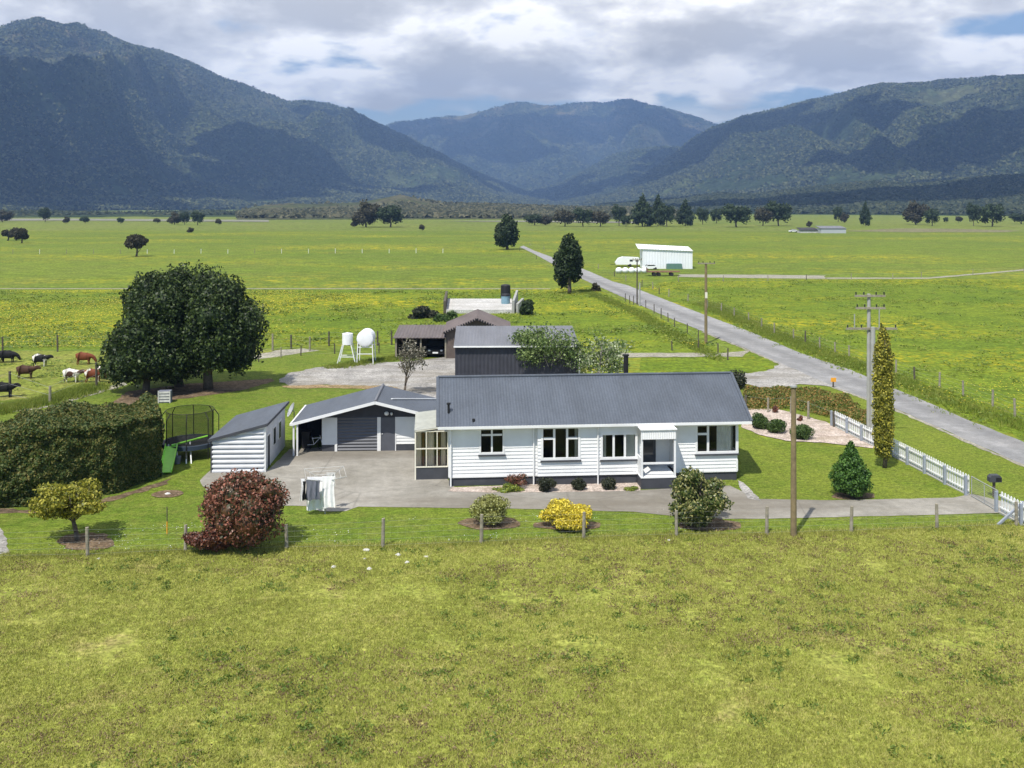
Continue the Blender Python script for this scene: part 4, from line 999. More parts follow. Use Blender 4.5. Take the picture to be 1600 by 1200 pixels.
for i in range(n):
    a, b = 2*math.pi*i/n, 2*math.pi*(i+1)/n; m.tube((rad*.95*math.cos(a), rad*.95*math.sin(a), ztop), (rad*.95*math.cos(b), rad*.95*math.sin(b), ztop), .015, .015, 5)
m.build('top_ring', M['black'], e)
for i in range(8):
    a = 2*math.pi*i/8+.2
    MB().tube((rad*1.14*math.cos(a), rad*1.14*math.sin(a), 0), (rad*1.14*math.cos(a), rad*1.14*math.sin(a), ztop-.35), .025).tube((rad*1.14*math.cos(a), rad*1.14*math.sin(a), ztop-.35), (rad*.96*math.cos(a), rad*.96*math.sin(a), ztop), .025).build('pole', M['black'], e)
p = G(271, 727); e = empty('slide', p, 'lime green plastic slide and climbing bar beside the trampoline', 'slide')
top = atY(268, 703, p.y); 
m = MB(); a = G(258, 742); zt_ = .85; tp = Vector((G(268, 722).x, G(268, 722).y, zt_))
prev = None
for i in range(9):
    t = i/8; q = a.lerp(tp, t); q.z = .12+(zt_-.12)*(t**1.15)
    if prev is not None:
        m.bar(prev, q, .6, .04)
        for sx in (-.32, .32): m.bar(prev+Vector((sx,0,.08)), q+Vector((sx,0,.08)), .04, .18)
    prev = q
m.build('chute', M['greenpl'], e, world=True)
b = G(325, 712); b.z = 1.1
MB().tube(tp+Vector((0,0,.05)), b, .06).build('bar', M['greenpl'], e, world=True)
MB().tube(G(262, 724)+Vector((0,.2,0)), tp+Vector((-.2,.1,.1)), .04).tube(G(277, 724), tp+Vector((.25,.1,.1)), .04).tube(G(291, 725), tp.lerp(b, .4), .035).tube(G(299, 725), tp.lerp(b, .5), .035).build('leg', M['steel'], e, world=True)
tag(MB().tube((0,0,0), (0,0,.42), .16, .2, 14).build('bucket', M['clothg']), 'small grey bucket standing under the green slide bar', 'bucket').location = G(277, 725)

# crate under the tree
p = G(258, 629); e = empty('crate', p, 'mottled pale crate in the shade at the foot of the big dark trees', 'crate', R(8))
m = MB(); w_ = .42
for zz in (.1, .3, .5, .7): m.box(-w_, w_, -.3, -.27, zz, zz+.13)
for xx in (-w_, w_-.06): m.box(xx, xx+.06, -.34, -.305, 0, .9)
m.build('slats', M['rock'], e); MB().box(-w_, w_, -.26, .3, .02, .85).build('body', M['clothg'], e)

# ================================================================ CLOTHESLINE
p = G(508, 804); e = empty('clothesline', p, 'rotary clothesline on the edge of the concrete yard', 'clothesline')
zt_ = atY(508, 742, p.y).z
MB().tube((0,0,0), (0,0,zt_), .03).build('post', M['galv'], e)
m = MB(); arms = []
for k in range(4):
    a = math.pi/4+k*math.pi/2+.25; q = Vector((math.cos(a)*1.25, math.sin(a)*1.25, zt_+.1)); arms.append(q)
    m.tube((0,0,zt_-.3), q, .014); 
m.build('arm', M['galv'], e)
m = MB()
for f_ in (.5, .75, 1):
    for k in range(4):
        a, b = arms[k], arms[(k+1) % 4]; z0 = Vector((0,0,zt_-.3)); m.tube(z0.lerp(a, f_), z0.lerp(b, f_), .004, .004, 3)
m.build('line', M['steel'], e)
def cloth(nm, lab, cat, px0_, px1_, yt_, yb_, mat, dy=0, cut=None):
    Y = p.y+dy; a = atY(px0_, yt_, Y); b = atY(px1_, yt_, Y); zb2 = atY(px0_, yb_, Y).z; n = 14; nz = 5; vs = []; fs = []
    for j in range(nz+1):
        for i in range(n+1):
            t = i/n; q = a.lerp(b, t); amp = .05*(j/nz); y = q.y+amp*math.sin(i*1.1+px0_); zz_ = q.z+(zb2-q.z)*j/nz-.03*math.sin(i*.5)*(j/nz)
            wv = 1-.0*j; vs.append((q.x-a.x+.03*math.sin(j+i*.2), y-a.y, zz_-a.z))
    for j in range(nz):
        for i in range(n): fs.append((j*(n+1)+i, j*(n+1)+i+1, (j+1)*(n+1)+i+1, (j+1)*(n+1)+i))
    m = MB().add(vs, fs); o = m.build(nm, M[mat]); sm = o.modifiers.new('t', 'SOLIDIFY'); sm.thickness = .008
    o.location = a; tag(o, lab, cat, 'laundry hung on the clothesline')
cloth('sheet', 'large white sheet hanging lowest on the clothesline', 'sheet', 480, 506, 745, 797, 'cloth', -.1)
cloth('shirt', 'dark grey shirt pegged on the left of the clothesline', 'shirt', 478, 500, 750, 781, 'clothg', -.45)
cloth('towel', 'narrow white towel at the left end of the clothesline', 'towel', 470, 476, 748, 782, 'cloth', -.3)
cloth('towel', 'long white towel at the right of the clothesline post', 'towel', 503, 523, 744, 793, 'cloth', -.2)
cloth('trousers', 'narrow black trousers second from the left on the clothesline', 'trousers', 473, 478, 752, 781, 'black', -.5)
cloth('pillowcase', 'small pale grey pillowcase high on the right of the clothesline', 'pillowcase', 510, 524, 738, 760, 'rock', .5)

# ================================================================ VEGETATION NEAR
# big dark trees (three trunks)
tree('shade_tree', 'tallest dark evergreen in the middle of the big clump by the cow paddock', 'tree', (188, 350, 414), (281, 604), 44, 60000, .15, 'leaf_dark', 'boxy', z0f=.07, lr=.36, tr=.38, seed=3, rough=.26, depth=.9)
tree('shade_tree', 'dark evergreen with a thick bare trunk on the right of the big clump', 'tree', (270, 421, 434), (326, 608), 40, 50000, .15, 'leaf_dark', z0f=.11, lr=.38, tr=.4, seed=4, rough=.26, depth=.9)
tree('shade_tree', 'lower dark evergreen on the left of the big clump, leafy to the ground', 'tree', (150, 300, 488), (228, 614), 34, 40000, .15, 'leaf_dark', z0f=.0, lr=.38, tr=.3, seed=5, rough=.28, depth=.9)
# hedge
def hedge():
    e = empty('hedge', G(90, 790), 'tall dark clipped hedge along the left side of the lawn', 'hedge')
    n = 95000; base = e.location
    F0 = [G(-140, 800), G(60, 793), G(180, 772), G(250, 746)]; D = Vector((-2.1, 5.0, 0))
    seg = rng.random(n)*3; i = seg.astype(int); t = seg-i
    A_ = np.array([tuple(f) for f in F0]); front = A_[i]*(1-t)[:, None]+A_[i+1]*t[:, None]
    ht = 3.35+.25*np.sin(front[:, 0]*1.1)+.35*(fbm(front[:, 0]*1.3+50, front[:, 1]+50, 4, 2)-.5)
    which = rng.random(n); dep = np.zeros(n); zz = np.zeros(n); out = np.zeros((n, 3))
    fr = which < .5; tp = (which >= .5) & (which < .88); en = which >= .88
    zz[fr] = rng.random(fr.sum())*ht[fr]; dep[fr] = 0; out[fr] = (0.1, -1, .3)
    dep[tp] = rng.random(tp.sum()); zz[tp] = ht[tp]; out[tp] = (0, 0, 1)
    front[en] = A_[3]; dep[en] = rng.random(en.sum()); zz[en] = rng.random(en.sum())*ht[en]; out[en] = (1, 0, .2)
    P_ = front+dep[:, None]*np.array(tuple(D)); P_[:, 2] = zz
    nn = fbm(P_[:, 0]*1.1+P_[:, 1]*.5+80, P_[:, 2]*1.3+P_[:, 1]*.6+20, 4, 9)-.5
    top_round = np.clip((zz-ht*.8)/(ht*.2), 0, 1)*np.where(fr | en, .45, 0)
    P_ += out*(nn*.85+.05)[:, None]-out*top_round[:, None]-out*(rng.random(n)**2*.35)[:, None]
    P_[:, 2] = np.maximum(P_[:, 2], .03)
    P_ -= np.array(tuple(base))
    V, Fc = leaves(P_, .095, .45, out=out)
    npmesh('foliage', V, Fc, M['leaf_hedge'], e, rng.random(n))
    m = MB()
    for k in range(3):
        a, b = F0[k], F0[k+1]; ins = Vector((0, .45, 0))
        m.add([a+ins, b+ins-Vector((.3 if k == 2 else 0,0,0)), b+D*.9, a+D*.9]+[q+Vector((0,0,2.85)) for q in (a+ins+Vector((0,.25,0)), b+ins-Vector((.5 if k == 2 else 0,-.25,0)), b+D*.85, a+D*.85)], [(0,1,5,4),(1,2,6,5),(2,3,7,6),(3,0,4,7),(4,5,6,7)])
    o = m.build('inner_branches', M['leaf_hedge'], e, world=True)
hedge()
tree('small_tree', 'small spreading yellow-green tree on the front lawn by the hedge', 'tree', (38, 178, 750), (122, 846), 22, 7500, .085, 'leaf_lime', z0f=.38, tr=.11, seed=8, core=False, shell=.6, rough=.15, lr=.32, depth=.8, top_n=9)
tree('red_shrub', 'large rounded red-leaved shrub in front of the shed', 'shrub', (312, 464, 726), (396, 856), 46, 26000, .075, 'leaf_red', z0f=.0, tr=.07, seed=9, rough=.15, lr=.40, depth=.9)
tree('red_shrub', 'low dark red shrub at the fence left of the big red shrub', 'shrub', (284, 392, 813), (335, 862), 20, 9000, .065, 'leaf_red2', z0f=.0, tr=.03, seed=10, rough=.2, lr=.36, depth=.6)
tree('variegated_bush', 'round dull green and cream bush on the front lawn', 'bush', (735, 804, 774), (770, 820), 12, 8500, .05, 'leaf_var', z0f=.05, tr=.04, seed=11, lr=.55, rough=.05)
tree('yellow_bush', 'bright yellow rounded bush on the front lawn', 'bush', (840, 934, 782), (887, 826), 16, 12000, .055, 'leaf_yel', z0f=.0, tr=.04, seed=12, lr=.42, rough=.12, depth=.8)
tree('glossy_bush', 'large glossy green bush in front of the porch', 'bush', (1036, 1152, 732), (1098, 824), 24, 14000, .075, 'leaf_cam', z0f=.03, tr=.06, seed=13, rough=.24, lr=.34, depth=.85)
tree('conical_shrub', 'dense green cone-shaped conifer on the right lawn', 'conifer', (1297, 1361, 690), (1330, 777), 34, 11000, .07, 'leaf_con', 'cone', z0f=.05, tr=.06, seed=14, rough=.1, depth=1)
tree('columnar_conifer', 'tall narrow golden conifer beside the picket fence', 'conifer', (1362, 1398, 508), (1382, 732), 60, 15000, .07, 'leaf_gold', 'column', z0f=.07, tr=.12, seed=15, rough=.1, depth=1)
for (bx, bt, bb, sd) in [((837, 870), 744, 769, 1), ((889, 916), 745, 766, 2), ((939, 965), 743, 765, 3)]:
    tree('dark_bush', {1: 'leftmost and largest of three dark ball bushes along the house base', 2: 'middle of three dark ball bushes along the house base', 3: 'rightmost of three dark ball bushes along the house base'}[sd], 'bush', (bx[0], bx[1], bt), ((bx[0]+bx[1])/2, bb), 8, 2500, .045, 'leaf_drk2', z0f=.0, tr=.02, seed=20+sd, lr=.55, group='dark ball bushes along the house base')
tree('flowering_plant', 'reddish rose bush against the house base', 'bush', (785, 828, 738), (808, 762), 9, 1600, .045, 'leaf_red', z0f=.1, tr=.02, seed=25, lr=.4, core=False, shell=.6)
tree('garden_plant', 'lime green leafy plant in the bed below the rose bush', 'plant', (770, 818, 751), (790, 768), 9, 2000, .045, 'leaf_pl', 'low', z0f=0, tr=.015, seed=26, lr=.45, depth=.6)
tree('garden_plant', 'small yellow-green plant in the bed left of the porch step', 'plant', (968, 1000, 758), (985, 767), 6, 900, .035, 'leaf_pl', 'low', z0f=0, tr=.01, seed=27, lr=.45, depth=.6)
tree('round_shrub', 'left of three round green shrubs in the pink stone bed', 'shrub', (1172, 1204, 643), (1186, 670), 9, 4000, .055, 'leaf_round', z0f=0, tr=.04, seed=28, lr=.6, rough=.05, group='round shrubs in the stone bed')
tree('round_shrub', 'middle of three round green shrubs in the pink stone bed', 'shrub', (1198, 1233, 654), (1215, 677), 9, 4000, .055, 'leaf_round', z0f=0, tr=.04, seed=29, lr=.6, rough=.05, group='round shrubs in the stone bed')
tree('round_shrub', 'right of three round green shrubs in the pink stone bed, by the brown pole', 'shrub', (1231, 1271, 663), (1250, 686), 9, 4000, .055, 'leaf_round', z0f=0, tr=.04, seed=30, lr=.6, rough=.05, group='round shrubs in the stone bed')
for (x0, x1, yt, bx, by_, lab, sd) in [(1203, 1218, 634, 1211, 645, 'tiny dark red plant at the back of the stone bed', 31), (1243, 1255, 645, 1249, 658, 'tiny dark red plant right of the brown pole in the stone bed', 32)]:
    tree('red_plant', lab, 'plant', (x0, x1, yt), (bx, by_), 5, 500, .05, 'leaf_red2', 'low', z0f=0, tr=.01, seed=sd, lr=.5)
# orange groundcover shrubs
k = 0
OC = []
for (x0, x1, yt, yb) in [(1158, 1210, 606, 640), (1200, 1245, 610, 640), (1240, 1300, 608, 652), (1280, 1350, 622, 664), (1155, 1180, 612, 650)]:
    pass
def orangebed():
    poly = [G(*q) for q in [(1160, 608), (1260, 608), (1320, 618), (1358, 650), (1358, 680), (1300, 655), (1240, 640), (1165, 642)]]
    xs = [q.x for q in poly]; ys = [q.y for q in poly]
    n = 24000; P_ = np.zeros((n, 3)); P_[:, 0] = rng.uniform(min(xs), max(xs), n); P_[:, 1] = rng.uniform(min(ys), max(ys), n)
    inside = np.zeros(n, bool); j = len(poly)-1
    for i in range(len(poly)):
        xi, yi, xj, yj = poly[i].x, poly[i].y, poly[j].x, poly[j].y
        inside ^= ((yi > P_[:, 1]) != (yj > P_[:, 1])) & (P_[:, 0] < (xj-xi)*(P_[:, 1]-yi)/(yj-yi)+xi); j = i
    P_ = P_[inside]; n = len(P_)
    P_[:, 2] = np.maximum(.04, (fbm(P_[:, 0]*.9+40, P_[:, 1]*.9, 4, 4)-.3)*1.0)*rng.uniform(.5, 1, n)
    V, Fc = leaves(P_, .10, .3, out=np.tile((0, 0, 1.), (n, 1)))
    tag(npmesh('ground_cover', V, Fc, M['leaf_or'], None, rng.random(n)), kind='stuff')
orangebed()
# blossom tree behind house
tree('blossom_tree', 'leafy sparse tree rising behind the house roof left of the flue', 'tree', (788, 925, 502), (862, 600), 46, 8500, .12, 'leaf_apple', z0f=.2, tr=.13, seed=40, core=False, shell=.9, rough=.2, lr=.35, bark='barkp', top_n=12)
tree('blossom_tree', 'low white-flecked tree behind the house roof beside the black flue', 'tree', (880, 1000, 518), (935, 603), 34, 3400, .12, 'leaf_blossom', z0f=.15, tr=.09, seed=41, core=False, shell=.9, rough=.25, lr=.33, bark='barkp', top_n=12)
tree('bare_tree', 'nearly bare slim tree behind the garage roof', 'tree', (612, 672, 526), (631, 616), 22, 1700, .09, 'leaf_bare', z0f=.30, tr=.09, seed=42, core=False, shell=.95, rough=.25, lr=.3, bark='bark', top_n=16)
tree('climber_bush', 'dark reddish bush showing past the right end of the house roof', 'bush', (1128, 1168, 572), (1140, 625), 10, 1600, .09, 'leaf_drk2', z0f=.05, tr=.05, seed=43, lr=.45, depth=.5)
# rusty weeds pile left of the bunker and shrubs round it
tree('scrub_bush', 'dark low scrub left of the concrete bunker', 'bush', (640, 692, 474), (665, 497), 10, 1500, .22, 'leaf_drk2', 'low', z0f=0, tr=.06, seed=44, lr=.45)
tree('scrub_bush', 'dark low scrub right of the concrete bunker', 'bush', (812, 838, 468), (824, 492), 8, 1200, .22, 'leaf_far', 'low', z0f=0, tr=.06, seed=45, lr=.5)
tree('scrub_bush', 'green brambles in front of the concrete bunker', 'bush', (676, 720, 484), (700, 501), 8, 1000, .2, 'leaf_round', 'low', z0f=0, tr=.05, seed=46, lr=.5)
tree('scrub_bush', 'grey bush on the verge left of the road beyond the shed', 'bush', (920, 938, 442), (929, 455), 6, 600, .25, 'leaf_farb', 'low', z0f=0, tr=.05, seed=47, lr=.5)
# roadside trees
tree('roadside_tree', 'upright dark tree standing left of the road, nearer of two', 'tree', (861, 914, 364), (890, 459), 22, 9000, .30, 'leaf_far', z0f=.06, tr=.35, seed=50, rough=.18, lr=.38)
tree('roadside_tree', 'bushy dark tree left of the road, farther of two', 'tree', (768, 813, 336), (793, 390), 16, 5000, .55, 'leaf_far', z0f=.05, tr=.5, seed=51, rough=.18)
tree('paddock_tree', 'wind-clipped small tree alone in the left pasture', 'tree', (196, 234, 365), (213, 401), 9, 2600, .42, 'leaf_farb', z0f=.3, tr=.3, seed=52, rough=.22)
tree('paddock_bush', 'low dark bush at the left edge of the pasture, left of its pair', 'bush', (3, 30, 353), (12, 376), 7, 1500, .5, 'leaf_farb', z0f=.05, tr=.3, seed=53)
tree('paddock_bush', 'low dark bush at the left edge of the pasture, right of its pair', 'bush', (20, 49, 357), (34, 380), 7, 1500, .5, 'leaf_farb', z0f=.05, tr=.3, seed=54)
# distant trees
FT = [(820, 850, 334, 352, 0), (842, 864, 336, 352, 1), (866, 899, 321, 354, 1), (896, 926, 322, 354, 0), (924, 952, 323, 354, 1), (957, 978, 317, 353, 0), (970, 986, 336, 354, 0), (986, 1022, 304, 354, 2), (1016, 1040, 303, 353, 2), (1030, 1054, 315, 354, 0), (1057, 1084, 311, 353, 2), (1089, 1107, 322, 351, 0), (1110, 1129, 325, 349, 0), (1129, 1172, 316, 355, 0), (1179, 1205, 317, 353, 1), (1198, 1235, 311, 353, 0), (1302, 1317, 322, 347, 0), (1313, 1326, 332, 348, 1), (1344, 1360, 314, 353, 2), (1413, 1449, 314, 351, 1), (1445, 1468, 325, 353, 0), (1512, 1531, 314, 353, 0), (1531, 1570, 317, 354, 0), (1580, 1612, 332, 350, 0), (1493, 1503, 335, 348, 1), (1260, 1269, 345, 355, 1), (1474, 1482, 339, 348, 0),
      (-10, 17, 328, 347, 1), (62, 79, 323, 347, 0), (98, 108, 338, 349, 1), (126, 140, 338, 349, 0), (183, 194, 339, 350, 0), (240, 252, 339, 349, 1), (262, 284, 331, 351, 1), (280, 297, 330, 351, 0), (299, 319, 328, 352, 0), (337, 347, 339, 352, 1), (552, 592, 313, 355, 1), (588, 632, 319, 355, 0), (548, 560, 342, 355, 1), (655, 664, 348, 361, 1), (292, 302, 355, 364, 1)]
def protos():
    out = {}
    for kind, (mt, shp, dep) in {0: ('leaf_far', 'round', 1), 1: ('leaf_farb', 'round', 1), 2: ('leaf_far', 'cone', 1)}.items():
        for var in range(2):
            lb = lobes_in(0, 0, .03, 1.0, 1.1, 1.1, 16 if shp == 'round' else 20, 100+kind*10+var, shp, .42)
            c = crown_mesh('crown', lb, 1500, .055, M[mt], None, True, .35, .16)
            m = MB(); limbs(m, (0, 0, 0), (0, 0, .7), .03, .3, 5, var); t = m.build('trunk', M['bark'], None)
            out[kind, var] = (c.data, t.data); bpy.data.objects.remove(c); bpy.data.objects.remove(t)
    return out
PR = protos()
desc = {0: 'dark green broad tree', 1: 'brownish green tree', 2: 'dark pointed conifer'}
def where(x, i):
    xs = sorted((a+b)/2 for a, b, *_ in FT); return xs
order = sorted(range(len(FT)), key=lambda i: FT[i][0]+FT[i][1])
sizes = {}
names = ['first', 'second', 'third', 'fourth', 'fifth', 'sixth', 'seventh', 'eighth', 'ninth', 'tenth', 'eleventh', 'twelfth', 'thirteenth', 'fourteenth', 'fifteenth', 'sixteenth', 'seventeenth', 'eighteenth', 'nineteenth', 'twentieth']
cnt = {'L': 0, 'C': 0, 'R': 0}
for i in order:
    x0, x1, yt, yb, kd = FT[i]
    xc = (x0+x1)/2; side = 'L' if xc < 700 else ('C' if xc < 1245 else 'R'); cnt[side] += 1
    place = {'L': 'on the far left plain', 'C': 'in the far row right of the road', 'R': 'on the far right plain'}[side]
    p = G(xc, yb); s = mpp(p); hgt = atY(xc, yt, p.y).z; w = (x1-x0)*s
    lab = '%s %s, %s from left' % (desc[kd], place, names[cnt[side]-1])
    e = empty('distant_tree', p, lab, 'tree', 0, 'scattered trees across the far plain')
    e.scale = (w*1.12, w*1.1, hgt); e.rotation_euler.z = 0
    cm, tm = PR[kd, i % 2]
    for nm, md in (('crown', cm), ('trunk', tm)):
        o = bpy.data.objects.new(nm, md); col.objects.link(o); o.parent = e

# ================================================================ GRASS STUFF
def blades(name, pts, hmin, hmax, w, mat, per=5, spread=.06):
    n = len(pts)*per; c = np.repeat(pts, per, axis=0); c[:, :2] += rng.normal(size=(n, 2))*spread
    a = rng.random(n)*6.283; hh = rng.uniform(hmin, hmax, n); lean = rng.uniform(.2, 1.1, n)*hh; la = rng.random(n)*6.283
    dx = np.cos(a)*w; dy = np.sin(a)*w
    V = np.zeros((n, 3, 3)); V[:, 0] = c; V[:, 0, 0] -= dx; V[:, 0, 1] -= dy; V[:, 1] = c; V[:, 1, 0] += dx; V[:, 1, 1] += dy
    V[:, 2] = c; V[:, 2, 0] += np.cos(la)*lean; V[:, 2, 1] += np.sin(la)*lean; V[:, 2, 2] += hh
    v = np.repeat(rng.random(len(pts)), per)*.6+rng.random(n)*.4
    return tag(npmesh(name, V.reshape(-1, 3), np.arange(n*3).reshape(-1, 3), mat, None, v), kind='stuff')
def fence_y(x):
    xs = np.array([p.x for p in fp]); ys = np.array([p.y for p in fp]); return np.interp(x, xs, ys)
n = 150000
P_ = np.zeros((n, 3)); P_[:, 1] = rng.uniform(21.5, 41, n); P_[:, 0] = rng.uniform(-1, 1, n)*(P_[:, 1]*.55+4); P_[:, 2] = .03
P_ = P_[P_[:, 1] < fence_y(P_[:, 0])+.1]
k = fbm(P_[:, 0]*.5+60, P_[:, 1]*.5+60, 4, 31); P_ = P_[k+rng.normal(size=len(k))*.06 > .30]
blades('paddock_grass', P_, .03, .10, .011, M['grassb'], 5, .07)
# weeds and dead tufts
def clumps(name, n, mat, yr, size, thr, seed, hh=.1, per=40, rad=.18, xw=.56):
    Q = np.zeros((n, 3)); Q[:, 1] = rng.uniform(*yr, n); Q[:, 0] = rng.uniform(-1, 1, n)*(Q[:, 1]*xw+4)
    Q = Q[Q[:, 1] < fence_y(Q[:, 0])-.1]
    k = fbm(Q[:, 0]*.22+90, Q[:, 1]*.22+90, 3, seed); Q = Q[k > thr]
    c = np.repeat(Q, per, axis=0); m_ = len(c); sc = np.repeat(rng.uniform(.4, 1.2, len(Q)), per)
    c[:, :2] += rng.normal(size=(m_, 2))*rad*sc[:, None]; c[:, 2] = .03+rng.random(m_)*hh*sc
    V, Fc = leaves(c, size, .3, 2.2, out=np.tile((0, 0, 1.), (m_, 1)))
    return tag(npmesh(name, V, Fc, mat, None, rng.random(m_)), kind='stuff')
clumps('weeds', 900, M['weed'], (22, 41), .045, .56, 51, .12)
clumps('dead_weeds', 4200, M['deadw'], (22, 41), .032, .47, 57, .07, per=26)
# tufts along the front fence and lawn edge
tt = rng.random(9000); xs = -24+tt*50; P_ = np.stack([xs, fence_y(xs)+rng.normal(size=9000)*.22, np.full(9000, .03)], 1)
blades('fence_grass', P_, .04, .14, .012, M['grassb'], 4, .06)
# rough verge tufts
def strip(name, pts, n, sdv, hmin, hmax, mat, w=.02):
    P0 = np.array([tuple(G(*q)) for q in pts]); seg = np.linalg.norm(np.diff(P0, axis=0), axis=1); cs = np.concatenate([[0], np.cumsum(seg)])
    t = rng.random(n)**.8*cs[-1]; X = np.interp(t, cs, P0[:, 0])+rng.normal(size=n)*sdv; Y = np.interp(t, cs, P0[:, 1])+rng.normal(size=n)*sdv
    blades(name, np.stack([X, Y, np.full(n, .03)], 1), hmin, hmax, w, mat, 5, .1)
strip('verge_grass', [(1660, 688), (1500, 634), (1400, 593), (1300, 558), (1200, 519), (1100, 474)], 9000, .9, .10, .28, M['grassv'], .025)
strip('verge_grass', [(1126, 564), (1054, 524), (994, 488), (912, 454)], 5000, .5, .1, .25, M['grassv'], .03)
strip('verge_grass', [(150, 606), (60, 632), (-40, 648)], 5000, .6, .15, .4, M['grassv'], .025)
strip('verge_grass', [(612, 562), (650, 556), (520, 575)], 1500, .5, .1, .3, M['grassv'], .025)
def field(name, poly, n, size, mat, thr, seed, z=.12, fs=.08, per=1, rad=.3, bias=.6, fx=1.0):
    P0 = [G(*q) for q in poly]; xs = [q.x for q in P0]; ys = [q.y for q in P0]
    Q = np.zeros((n, 3)); Q[:, 0] = rng.uniform(min(xs), max(xs), n); Q[:, 1] = rng.uniform(min(ys), max(ys), n)
    ins = np.zeros(n, bool); j = len(P0)-1
    for i in range(len(P0)):
        xi, yi, xj, yj = P0[i].x, P0[i].y, P0[j].x, P0[j].y
        ins ^= ((yi > Q[:, 1]) != (yj > Q[:, 1])) & (Q[:, 0] < (xj-xi)*(Q[:, 1]-yi)/(yj-yi+1e-9)+xi); j = i
    Q = Q[ins]; k = fbm(Q[:, 0]*fs*fx+200, Q[:, 1]*fs+200, 4, seed); Q = Q[k+rng.normal(size=len(k))*.03 > thr]
    c = np.repeat(Q, per, axis=0); m_ = len(c)
    if per > 1: c[:, :2] += rng.normal(size=(m_, 2))*rad
    c[:, 2] = .03+rng.random(m_)*z
    V, Fc = leaves(c, size, bias, 1.6, out=np.tile((0, 0, 1.), (m_, 1)))
    return tag(npmesh(name, V, Fc, mat, None, rng.random(m_)), kind='stuff')
RM = [(1700, 735), (1600, 684), (1500, 645), (1400, 606), (1300, 573), (1200, 530), (1100, 485), (1010, 450), (1060, 438), (1800, 440)]
LM = [(990, 482), (920, 450), (860, 455), (-60, 455), (-60, 545), (420, 543), (612, 536), (712, 500), (905, 545), (1060, 545), (1110, 540)]
FY = leaf_mat('buttercup_petals', (.50, .38, .01), (.68, .54, .02), (.80, .66, .05), .2)
field('buttercups', RM, 90000, .075, FY, .56, 5, .25, .05, bias=.8, fx=.6)
field('buttercups', LM, 90000, .10, FY, .565, 6, .25, .045, bias=.8, fx=.5)
field('rank_grass', RM, 5000, .13, M['grassv'], .48, 8, .22, .15, per=12, rad=.35)
field('rank_grass', LM, 5000, .15, M['grassv'], .50, 9, .22, .15, per=12, rad=.4)
field('rank_weeds', RM, 2500, .14, M['weed'], .53, 10, .2, .2, per=14, rad=.4)
field('rank_weeds', LM, 2500, .17, M['weed'], .53, 11, .2, .2, per=14, rad=.5)
field('rank_weeds', [(-60, 560), (250, 556), (190, 596), (60, 620), (-60, 640)], 700, .10, M['weed'], .53, 12, .1, .3, per=12, rad=.25)
# daisies on lawn
n = 900; Q = np.zeros((n, 3)); Q[:, 0] = rng.uniform(-19, 9, n); Q[:, 1] = fence_y(Q[:, 0])+rng.uniform(.3, 3.5, n); Q[:, 2] = .07
kk = fbm(Q[:, 0]*.4+30, Q[:, 1]*.4+30, 3, 77); Q = Q[kk > .52]
V, Fc = leaves(Q, .035, .8, 1, out=np.tile((0, 0, 1.), (len(Q), 1)))
tag(npmesh('lawn_daisies', V, Fc, M['cloth'], None, rng.random(len(Q))), kind='stuff')
# rocks
rk = [(572, 861, .16, 'white rock nearest the fence in the front paddock'), (636, 880, .13, 'white rock on the right of the scattered stones'), (577, 890, .13, 'white rock nearest the camera among the scattered stones'), (570, 874, .09, 'small pale rock just below the white one by the fence'), (521, 887, .12, 'flat grey rock on the left of the scattered stones'), (622, 868, .14, 'flat grey rock between the white ones'), (666, 871, .11, 'small flat pale rock farthest right of the scatter'), (1046, 845, .11, 'single white stone at the fence post near the glossy bush'), (155, 874, .1, 'small white stone by the fence under the yellow-green tree'), (262, 773, .17, 'whitish stump in the small round lawn bed')]
for i, (x, y, r, lab) in enumerate(rk):
    r *= .8; o = MB().ell((0, 0, r*.2), (r*1.25, r, r*.55), 10, 7, .18, i).build('rock', M['rock'], None, smooth=True); o.location = G(x, y); o.rotation_euler.z = i; tag(o, lab, 'rock', 'pale rocks lying in the grass')
c = G(262, 773); sheet('soil_patch', [(c.x+.75*math.cos(t), c.y+.6*math.sin(t)) for t in [k*.4 for k in range(16)]], .052, M['soil'], .04, .3, px=False)
p = G(261, 835); e = empty('garden_stake', p, 'thin orange-based stake standing on the left lawn', 'stake')
MB().tube((0,0,0), (0,0,.55), .025).build('base', M['orange'], e); MB().tube((0,0,.55), (0,0,1.15), .022).build('top', M['woodd'], e)

